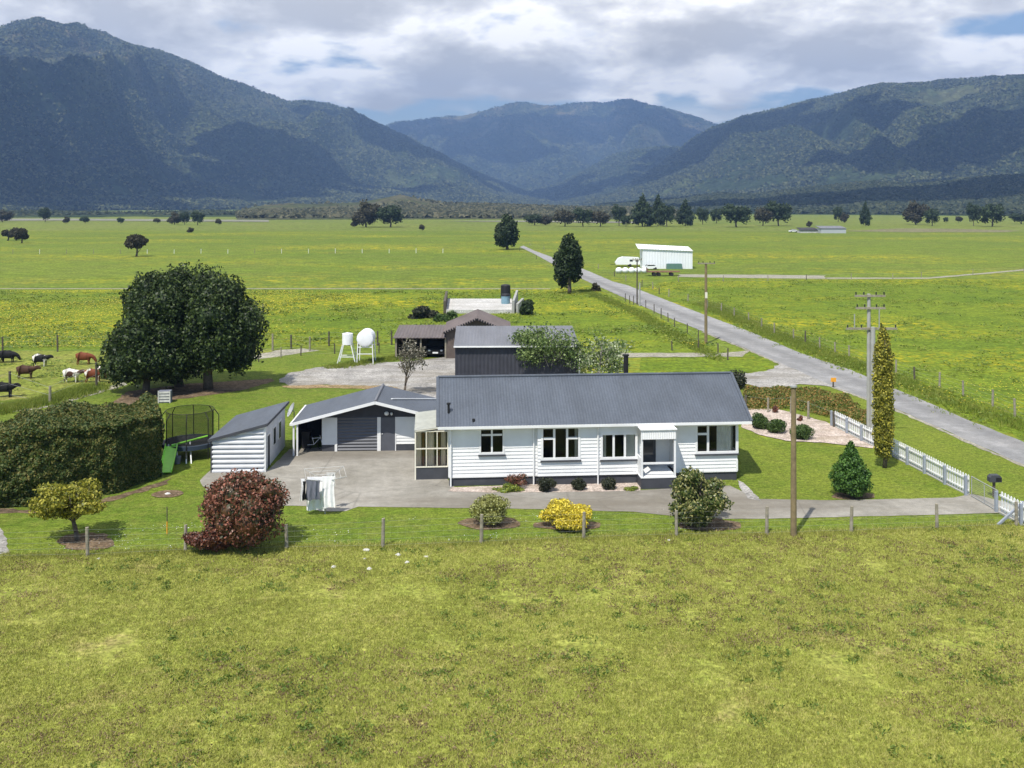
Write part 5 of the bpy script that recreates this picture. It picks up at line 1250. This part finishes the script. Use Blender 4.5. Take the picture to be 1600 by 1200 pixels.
# ================================================================ COWS
def cow_mesh(headup):
    J = [((-.85, 0, 1.02), .24), ((-.62, 0, .96), .34), ((-.1, 0, .88), .40), ((.40, 0, .92), .37), ((.68, 0, .98), .28)]
    vs = [j[0] for j in J]; rr = [j[1] for j in J]; ed = [(0,1),(1,2),(2,3),(3,4)]
    def add(p, r, par): vs.append(p); rr.append(r); ed.append((par, len(vs)-1)); return len(vs)-1
    if headup: a = add((.92, 0, 1.12), .20, 4); b = add((1.08, 0, 1.2), .15, a); c = add((1.28, 0, 1.08), .12, b); add((1.4, 0, .98), .10, c)
    else: a = add((.95, 0, .86), .20, 4); b = add((1.14, 0, .66), .15, a); c = add((1.22, 0, .44), .12, b); add((1.27, 0, .28), .10, c)
    for sy in (-1, 1):
        add((b and vs[b][0]-.03, sy*.2, vs[b][2]+.06), .03, b)
        k = add((-.66, sy*.2, .72), .14, 0 if False else 1); k = add((-.6, sy*.2, .5), .075, k); k = add((-.72, sy*.2, .36), .055, k); k = add((-.68, sy*.2, .04), .05, k)
        k = add((.45, sy*.19, .72), .11, 3); k = add((.46, sy*.19, .4), .06, k); k = add((.45, sy*.19, .04), .045, k)
    k = add((-.9, 0, .95), .03, 0); add((-.95, 0, .5), .025, k)
    me = bpy.data.meshes.new('cow'); me.from_pydata(vs, ed, []); o = bpy.data.objects.new('cow', me); col.objects.link(o)
    md = o.modifiers.new('skin', 'SKIN'); 
    for i, sv in enumerate(me.skin_vertices[0].data): sv.radius = (rr[i], rr[i]*(1.15 if i in (1, 2, 3) else 1)); sv.use_root = (i == 2)
    md2 = o.modifiers.new('sub', 'SUBSURF'); md2.levels = 2
    dg = bpy.context.evaluated_depsgraph_get(); dg.update(); m2 = bpy.data.meshes.new_from_object(o.evaluated_get(dg)); bpy.data.objects.remove(o)
    m2.polygons.foreach_set('use_smooth', [True]*len(m2.polygons)); return m2
def coat(name, ca, cb, thr, sc=1.4):
    m, nt = nmat(name); c = ramp(nt, noise(nt, coords(nt), sc, 2, .4), [(thr-.02, ca), (thr+.02, cb)]); finish(nt, c, .7, spec=.2); return m
blk, wht, red, brn = (.012, .012, .013), (.70, .66, .60), (.17, .05, .022), (.07, .035, .022)
CM = {True: cow_mesh(True), False: cow_mesh(False)}
for (x, y, rz, up, ca, cb, thr, lab) in [
    (13, 567, 5, False, blk, blk, .5, 'black cow grazing at the left edge behind the others'),
    (-2, 567, 40, True, blk, wht, .7, 'black cow cut off by the left picture edge, rear row'),
    (64, 573, -3, True, blk, wht, .53, 'black and white cow in the rear row'),
    (41, 592, 8, True, brn, brn, .5, 'dark brown cow with raised head in the middle of the paddock'),
    (132, 570, 4, False, red, red, .5, 'plain red-brown cow at the back of the paddock'),
    (113, 598, -4, True, brn, wht, .42, 'mostly white cow with brown patches'),
    (147, 598, 3, False, red, wht, .56, 'red and white cow standing behind the paddock post'),
    (165, 592, 30, False, blk, wht, .55, 'dark cow half hidden under the tree branches'),
    (8, 621, 2, True, blk, blk, .5, 'black cow nearest the camera at the left edge')]:
    me = CM[up].copy(); me.materials.clear(); me.materials.append(coat('coat', ca, cb, thr))
    o = bpy.data.objects.new('cow', me); col.objects.link(o); o.location = G(x, y); o.rotation_euler.z = R(rz); o.scale = (.8, .8, .8)
    tag(o, lab, 'cow', 'cattle in the left paddock')

# ================================================================ MOUNTAINS
def dirpx(px, py): d = ray(px, py); return math.atan2(d.x, d.y), d.z/math.hypot(d.x, d.y)
def mountain(name, prof, rc0, rc1, rf0, rf1, mat, seed, na=420, nr=150, spur=.21, back=1.6, canopy=10, pw=1.15, grain=None):
    az = np.array([dirpx(*p)[0] for p in prof]); te = np.array([dirpx(*p)[1] for p in prof])
    A_ = np.linspace(az[0], az[-1], na); T = np.interp(A_, az, te); u = (A_-az[0])/(az[-1]-az[0])
    T = np.convolve(np.pad(T, 4, 'edge'), np.ones(9)/9, 'valid')
    rc = rc0+(rc1-rc0)*u; rf_ = rf0+(rf1-rf0)*u
    Hc = T*rc+H
    t = np.concatenate([np.linspace(0, 1, int(nr*.82)), 1+np.linspace(.02, 1, nr-int(nr*.82))])
    AA, TT = np.meshgrid(A_, t, indexing='ij')
    HC = Hc[:, None]; RC = rc[:, None]; RF_ = rf_[:, None]
    r = np.where(TT <= 1, RF_+(RC-RF_)*TT, RC+(TT-1)*(RC-RF_)*back)
    X = np.sin(AA)*r; Y = np.cos(AA)*r
    sh = np.where(TT <= 1, TT**pw, np.maximum(0, 1-(TT-1))**1.2)
    # spurs: ridged noise warped
    n1 = fbm(X/900+seed, Y/1500+seed*1.3, 4, seed); wx = X/650+n1*1.5; wy = Y/2200+n1
    rid = 1-np.abs(2*fbm(wx+seed*3, wy+seed, 4, seed+3)-1)
    rid2 = 1-np.abs(2*fbm(X/260+5+n1*2, Y/420+seed, 4, seed+11)-1)
    env = np.clip(TT*2.2, 0, 1)*np.where(TT <= 1, np.clip((1.0-TT)*3.2, 0, 1)**.8, 0)
    Z = HC*sh+HC*env*((rid-.72)*spur*3+(rid2-.7)*spur*.9)
    fine = fbm(X/55, Y/55, 3, seed+20)-.5; fine2 = fbm(X/18, Y/18, 2, seed+40)-.5
    Z += np.clip(TT*8, 0, 1)*(fine*canopy*1.1+fine2*canopy*.7)*np.clip(HC/200, .25, 1)
    Z = np.where((TT <= 0.001) | (TT >= 1.999), -20, np.maximum(Z, -20))
    V = np.stack([X, Y, Z], -1).reshape(-1, 3); nT = len(t)
    if grain:
        ng, gs, gm = grain
        ok = np.where(np.abs((A_+.5*(A_[1]-A_[0]))) < .66)[0]; ok = ok[ok < na-1]; jm = int(nr*.82)
        ii = rng.choice(ok, ng); jj = rng.integers(1, jm, ng); fa = rng.random(ng)[:, None]; fb = rng.random(ng)[:, None]
        GR = np.stack([X, Y, Z], -1)
        Pg = (GR[ii, jj]*(1-fa)+GR[ii+1, jj]*fa)*(1-fb)+(GR[ii, jj+1]*(1-fa)+GR[ii+1, jj+1]*fa)*fb
        dn = fbm(Pg[:, 0]/260+40, Pg[:, 1]/330+40, 4, seed+60)+rng.normal(size=ng)*.05
        Pg = Pg[(Pg[:, 2] > 1) & (dn > .36)]; m_ = len(Pg)
        Pg[:, 2] += rng.random(m_)*gs*.6
        Vg, Fg = leaves(Pg, gs, .55, 1.2, out=np.tile((0, -.5, .85), (m_, 1)))
        tag(npmesh('forest', Vg, Fg, gm, None, rng.random(m_)), kind='stuff')
    i, j = np.meshgrid(np.arange(na-1), np.arange(nT-1), indexing='ij'); b = (i*nT+j).ravel()
    Fc = np.stack([b, b+nT, b+nT+1, b+1], 1)
    return tag(npmesh(name, V, Fc, mat, None, None, True), kind='structure')
def bush_mat(name, ca, cb, cc, cd, sc=1.0, bstr=1.0):
    m, nt = nmat(name); co = coords(nt)
    a = noise(nt, co, .0016*sc, 6, .62, .5); b = noise(nt, co, .03*sc, 6, .75); v = N(nt, 'ShaderNodeTexVoronoi', Scale=.055*sc); L(nt, co, v.inputs['Vector']); vv = nt.nodes.new('ShaderNodeSeparateColor'); L(nt, v.outputs['Color'], vv.inputs[0])
    base = mixc(nt, ramp(nt, a, [(.38, 0), (.6, 1)]), ca, cb)
    base = mixc(nt, ramp(nt, noise(nt, co, .0032*sc, 5, .6, .8), [(.5, 0), (.62, .9)]), base, cc)  # lighter growth patches, also painted in as sunlit slopes
    sep = nt.nodes.new('ShaderNodeSeparateXYZ'); L(nt, co, sep.inputs[0])
    # alpine tussock near the tops
    mr = N(nt, 'ShaderNodeMapRange'); mr.inputs['From Min'].default_value = 380; mr.inputs['From Max'].default_value = 800; L(nt, sep.outputs[2], mr.inputs[0])
    mm = nt.nodes.new('ShaderNodeMath'); mm.operation = 'MULTIPLY'; L(nt, mr.outputs[0], mm.inputs[0]); L(nt, ramp(nt, noise(nt, co, .004*sc, 5, .7), [(.42, 0), (.6, 1)]), mm.inputs[1])
    base = mixc(nt, mm.outputs[0], base, cd)
    base = mixc(nt, 1.0, base, ramp(nt, b, [(.3, .62), (.7, 1.4)]), 'MULTIPLY')
    base = mixc(nt, 1.0, base, ramp(nt, vv.outputs[0], [(0, .72), (.8, 1.1), (1, 1.55)]), 'MULTIPLY')
    nn = N(nt, 'ShaderNodeBump', Strength=bstr*.55, Distance=10/sc); L(nt, v.outputs['Distance'], nn.inputs['Height']); nn.invert = True
    b2 = N(nt, 'ShaderNodeBump', Strength=.5, Distance=7/sc); L(nt, b, b2.inputs['Height']); L(nt, nn.outputs[0], b2.inputs['Normal'])
    finish(nt, base, .9, b2.outputs[0], spec=.05); return m
MT = bush_mat('mountain_forest', (.026, .040, .018), (.042, .060, .024), (.085, .10, .036), (.20, .165, .09))
MT2 = bush_mat('foothill_forest', (.018, .032, .012), (.030, .048, .018), (.050, .070, .024), (.1, .1, .05), 1.6)
MT3 = bush_mat('scrub_cover', (.050, .060, .028), (.075, .085, .035), (.09, .085, .05), (.1, .1, .05), 3)
LF = leaf_mat('forest_canopy', (.014, .024, .011), (.036, .052, .020), (.135, .145, .055), .1, .8, .0028)  # pale end of the tones paints sunlit spots into the canopy
LF2 = leaf_mat('lowland_forest_canopy', (.012, .024, .010), (.030, .044, .018), (.075, .085, .035), .1, .8, .01)
LF3 = leaf_mat('scrub_canopy', (.030, .036, .018), (.065, .070, .032), (.14, .13, .07), .1, .8, .02)
mountain('mountain_terrain', [(-700, 190), (-450, 120), (-250, 60), (-100, 55), (0, 42), (25, 33), (45, 31), (70, 38), (85, 42), (115, 41), (150, 53), (190, 69), (250, 79), (300, 98), (350, 122), (390, 134), (430, 151), (452, 159), (480, 157), (515, 162), (540, 169), (562, 178), (600, 199), (640, 215), (680, 236), (720, 257), (760, 277), (800, 291), (840, 305), (880, 316), (900, 322)], 3600, 6500, 1500, 3600, MT, 3, na=620, nr=190, grain=(170000, 10, LF))
mountain('mountain_terrain', [(480, 260), (560, 215), (612, 192), (645, 189), (680, 184), (720, 181), (765, 171), (795, 162), (815, 159), (845, 164), (875, 165), (900, 160), (950, 161), (970, 156), (985, 154), (1005, 161), (1050, 172), (1090, 183), (1118, 194), (1160, 215), (1200, 240), (1260, 290)], 9500, 9000, 6600, 6000, MT, 17, na=420, spur=.13, canopy=12, back=.3, grain=(60000, 17, LF))
mountain('mountain_terrain', [(700, 318), (760, 300), (820, 296), (850, 293), (880, 285), (920, 262), (960, 240), (1000, 233), (1040, 228), (1075, 231), (1110, 245), (1180, 290)], 6600, 6200, 4800, 4300, MT, 29, na=300, nr=110, spur=.1, grain=(25000, 11, LF))
mountain('mountain_terrain', [(850, 320), (880, 313), (920, 305), (960, 296), (990, 282), (1015, 268), (1040, 251), (1058, 238), (1080, 217), (1110, 200), (1145, 188), (1200, 172), (1250, 159), (1300, 148), (1350, 138), (1400, 133), (1460, 130), (1500, 124), (1540, 121), (1600, 121), (1700, 116), (1850, 130), (2100, 180), (2500, 280)], 5600, 4300, 3400, 2000, MT, 43, na=560, nr=180, grain=(150000, 9, LF))
mountain('foothill_terrain', [(930, 321), (1000, 315), (1060, 311), (1120, 303), (1180, 305), (1240, 296), (1300, 290), (1360, 283), (1420, 288), (1480, 284), (1540, 277), (1620, 273), (1750, 270), (2000, 300), (2300, 320)], 2500, 1900, 1500, 1150, MT2, 51, na=420, nr=90, spur=.15, canopy=9, grain=(50000, 6, LF2))
mountain('scrub_terrain', [(370, 330), (400, 322), (450, 318), (500, 319), (560, 316), (600, 309), (625, 303), (655, 311), (700, 319), (760, 320), (830, 323), (900, 325), (1000, 327), (1060, 331)], 1450, 1450, 900, 900, MT3, 61, na=360, nr=70, spur=.1, canopy=7, grain=(35000, 4.5, LF3))
mountain('scrub_terrain', [(-400, 330), (-100, 332), (60, 331), (200, 334), (330, 330), (390, 333), (420, 338)], 1450, 1450, 1150, 1150, MT2, 71, na=220, nr=40, spur=.1, canopy=4, grain=(12000, 4, LF2))

# ================================================================ SUN, SKY, HAZE, CLOUDS
SUN_EL = R(57.5); saz = R(28.5)          # shadows run away from the camera and to the right
sdir = Vector((-math.sin(saz)*math.cos(SUN_EL), -math.cos(saz)*math.cos(SUN_EL), math.sin(SUN_EL)))
sl_ = bpy.data.lights.new('sun', 'SUN'); sl_.energy = 4.9; sl_.angle = R(.5); sl_.color = (1, .945, .85)
so = bpy.data.objects.new('sun', sl_); col.objects.link(so); so.rotation_euler = (-sdir).to_track_quat('-Z', 'Y').to_euler(); so.location = (0, 0, 40)

W = bpy.data.worlds.new('World'); S.world = W; W.use_nodes = True; nt = W.node_tree; nt.nodes.clear()
sky = nt.nodes.new('ShaderNodeTexSky'); sky.sky_type = 'NISHITA'; sky.sun_disc = False; sky.sun_elevation = SUN_EL; sky.sun_rotation = math.atan2(sdir.x, sdir.y); sky.ozone_density = 2.0; sky.dust_density = .4
tc = nt.nodes.new('ShaderNodeTexCoord'); sep = nt.nodes.new('ShaderNodeSeparateXYZ'); L(nt, tc.outputs['Generated'], sep.inputs[0])
def M_(op, a, b=None, c=None):
    n = nt.nodes.new('ShaderNodeMath'); n.operation = op
    for i, x in enumerate((a, b, c)):
        if x is None: continue
        if isinstance(x, (int, float)): n.inputs[i].default_value = x
        else: L(nt, x, n.inputs[i])
    return n.outputs[0]
def MR(x, a, b, c=0., d=1.):
    n = N(nt, 'ShaderNodeMapRange'); n.interpolation_type = 'SMOOTHSTEP'
    for k, v in (('From Min', a), ('From Max', b), ('To Min', c), ('To Max', d)): n.inputs[k].default_value = v
    L(nt, x, n.inputs[0]); return n.outputs[0]
zc_ = M_('ADD', M_('MAXIMUM', sep.outputs[2], 0), .30)
cu = M_('DIVIDE', sep.outputs[0], zc_); cv = M_('DIVIDE', sep.outputs[1], zc_)
cb = nt.nodes.new('ShaderNodeCombineXYZ'); L(nt, cu, cb.inputs[0]); L(nt, cv, cb.inputs[1])
n1 = noise(nt, cb.outputs[0], 2.1, 10, .55, .1); n2 = noise(nt, cb.outputs[0], 4.2, 9, .62, .1)
mp2 = nt.nodes.new('ShaderNodeMapping'); mp2.inputs['Location'].default_value = (.06, .22, 0); L(nt, cb.outputs[0], mp2.inputs[0])
n1b = noise(nt, mp2.outputs[0], 2.1, 10, .55, .1)
# low bank: puffs near the horizon using direction directly
mp = nt.nodes.new('ShaderNodeMapping'); mp.inputs['Scale'].default_value = (9, 9, 26); L(nt, tc.outputs['Generated'], mp.inputs[0])
n3 = noise(nt, mp.outputs[0], 1.0, 8, .55)
elev = sep.outputs[2]; azx = M_('DIVIDE', sep.outputs[0], M_('MAXIMUM', sep.outputs[1], .05))
upper = MR(elev, .085, .125)                                   # cloud deck above
gapR = M_('MULTIPLY', MR(azx, .32, .48), M_('MULTIPLY', MR(elev, .148, .165), MR(elev, .188, .172)))
dens = M_('ADD', M_('MULTIPLY', n1, 1.0), M_('MULTIPLY', upper, .25))
dens = M_('SUBTRACT', dens, M_('MULTIPLY', gapR, .17))
deck = MR(dens, .57, .67)
low = M_('MULTIPLY', MR(n3, .50, .58), MR(elev, .118, .07))
cov = M_('MAXIMUM', deck, low)
north = MR(sep.outputs[1], -.15, .35)
cov = M_('MULTIPLY', cov, north)
shade = M_('ADD', M_('MULTIPLY', M_('SUBTRACT', n1b, n1), 3.2), M_('MULTIPLY', n2, 1.0))
ccol = ramp(nt, shade, [(.18, (.45, .43, .395)), (.42, (.60, .575, .53)), (.58, (.76, .73, .67)), (.76, (1.0, .955, .87))])
lowc = mixc(nt, MR(low, .2, .9), ccol, (.95, .93, .88))
ccol2 = mixc(nt, M_('MULTIPLY', MR(elev, .12, .08), .8), ccol, lowc)
sk = nt.nodes.new('ShaderNodeVectorMath'); sk.operation = 'SCALE'; sk.inputs['Scale'].default_value = .12; L(nt, sky.outputs[0], sk.inputs[0])
CLB = 1.78
ck = nt.nodes.new('ShaderNodeVectorMath'); ck.operation = 'SCALE'; ck.inputs['Scale'].default_value = CLB; L(nt, ccol2, ck.inputs[0])
fin = mixc(nt, cov, sk.outputs[0], ck.outputs[0])
bg = N(nt, 'ShaderNodeBackground', Strength=1.0); L(nt, fin, bg.inputs[0])
wo = nt.nodes.new('ShaderNodeOutputWorld'); L(nt, bg.outputs[0], wo.inputs[0])

# haze
hz_m, nt2 = nmat('haze_air'); pv = nt2.nodes.new('ShaderNodeVolumePrincipled'); pv.inputs['Color'].default_value = (.33, .54, 1, 1); pv.inputs['Density'].default_value = 1.35e-4; pv.inputs['Anisotropy'].default_value = .2
oo = nt2.nodes.new('ShaderNodeOutputMaterial'); L(nt2, pv.outputs[0], oo.inputs['Volume'])
hb = MB().box(-9500, 9500, -400, 10800, -26, 1400).build('haze', hz_m); hb['kind'] = 'stuff'

# clouds overhead whose shadows fall on the ranges
def cloud_over(px, py, dist, w, d, zc=2150, seed=0, th=90):
    t = ray(px, py); hlen = math.hypot(t.x, t.y); P0 = Vector((t.x/hlen*dist, t.y/hlen*dist, H+t.z/hlen*dist))
    k = (zc-P0.z)/sdir.z; c = P0+sdir*k
    mb = MB(); rd = random.Random(seed)
    for i in range(9):
        mb.ell((rd.uniform(-.5, .5)*w, rd.uniform(-.5, .5)*d, rd.uniform(-20, 40)), (w*rd.uniform(.16, .38), d*rd.uniform(.16, .38), th*rd.uniform(.6, 1.2)), 22, 12, .12, seed*20+i)
    return mb, c
CL = [(10, 230, 2900, 650, 600), (100, 100, 3400, 260, 300), (330, 250, 3300, 420, 450), (210, 160, 3300, 420, 300), (400, 200, 4000, 380, 350), (480, 290, 3900, 600, 400), (640, 285, 5200, 800, 800), (60, 310, 2000, 700, 220), (560, 210, 5000, 380, 500), (-200, 200, 3000, 900, 900), (290, 120, 3600, 240, 200), (150, 220, 3000, 300, 260), (430, 260, 3700, 300, 250), (700, 290, 5600, 500, 500),
      (1520, 230, 3500, 700, 500), (1130, 230, 4900, 700, 700), (1100, 280, 4500, 600, 500), (1330, 200, 4200, 330, 300), (1600, 200, 3700, 500, 400), (1450, 300, 1900, 800, 350), (1250, 300, 2600, 1000, 500), (960, 280, 5600, 1200, 900),
      (700, 220, 8300, 1100, 1400), (900, 190, 8800, 1300, 900), (1060, 230, 8200, 900, 900)]
m = MB()
for i, (x, y, dd, w, d) in enumerate(CL):
    mb, c = cloud_over(x, y, dd, w, d, 2250 if dd < 6000 else 2700, i)
    o = mb.build('cloud', M['cloth'], None, smooth=True); o.location = c; o['kind'] = 'stuff'

# ================================================================ CAMERA
cam = bpy.data.cameras.new('camera'); co_ = bpy.data.objects.new('camera', cam); col.objects.link(co_)
co_.location = (0, 0, H); co_.rotation_euler = (math.pi/2, 0, 0); cam.shift_y = -(600-HOR)/1600
cam.sensor_width = 36; cam.lens = 36*F/1600; cam.clip_end = 60000; cam.clip_start = .1
S.camera = co_
S.view_settings.view_transform = 'Standard'; S.view_settings.look = 'None'; S.view_settings.exposure = .31; S.view_settings.gamma = 1
S.cycles.max_bounces = 6; S.cycles.transparent_max_bounces = 12; S.cycles.volume_bounces = 0
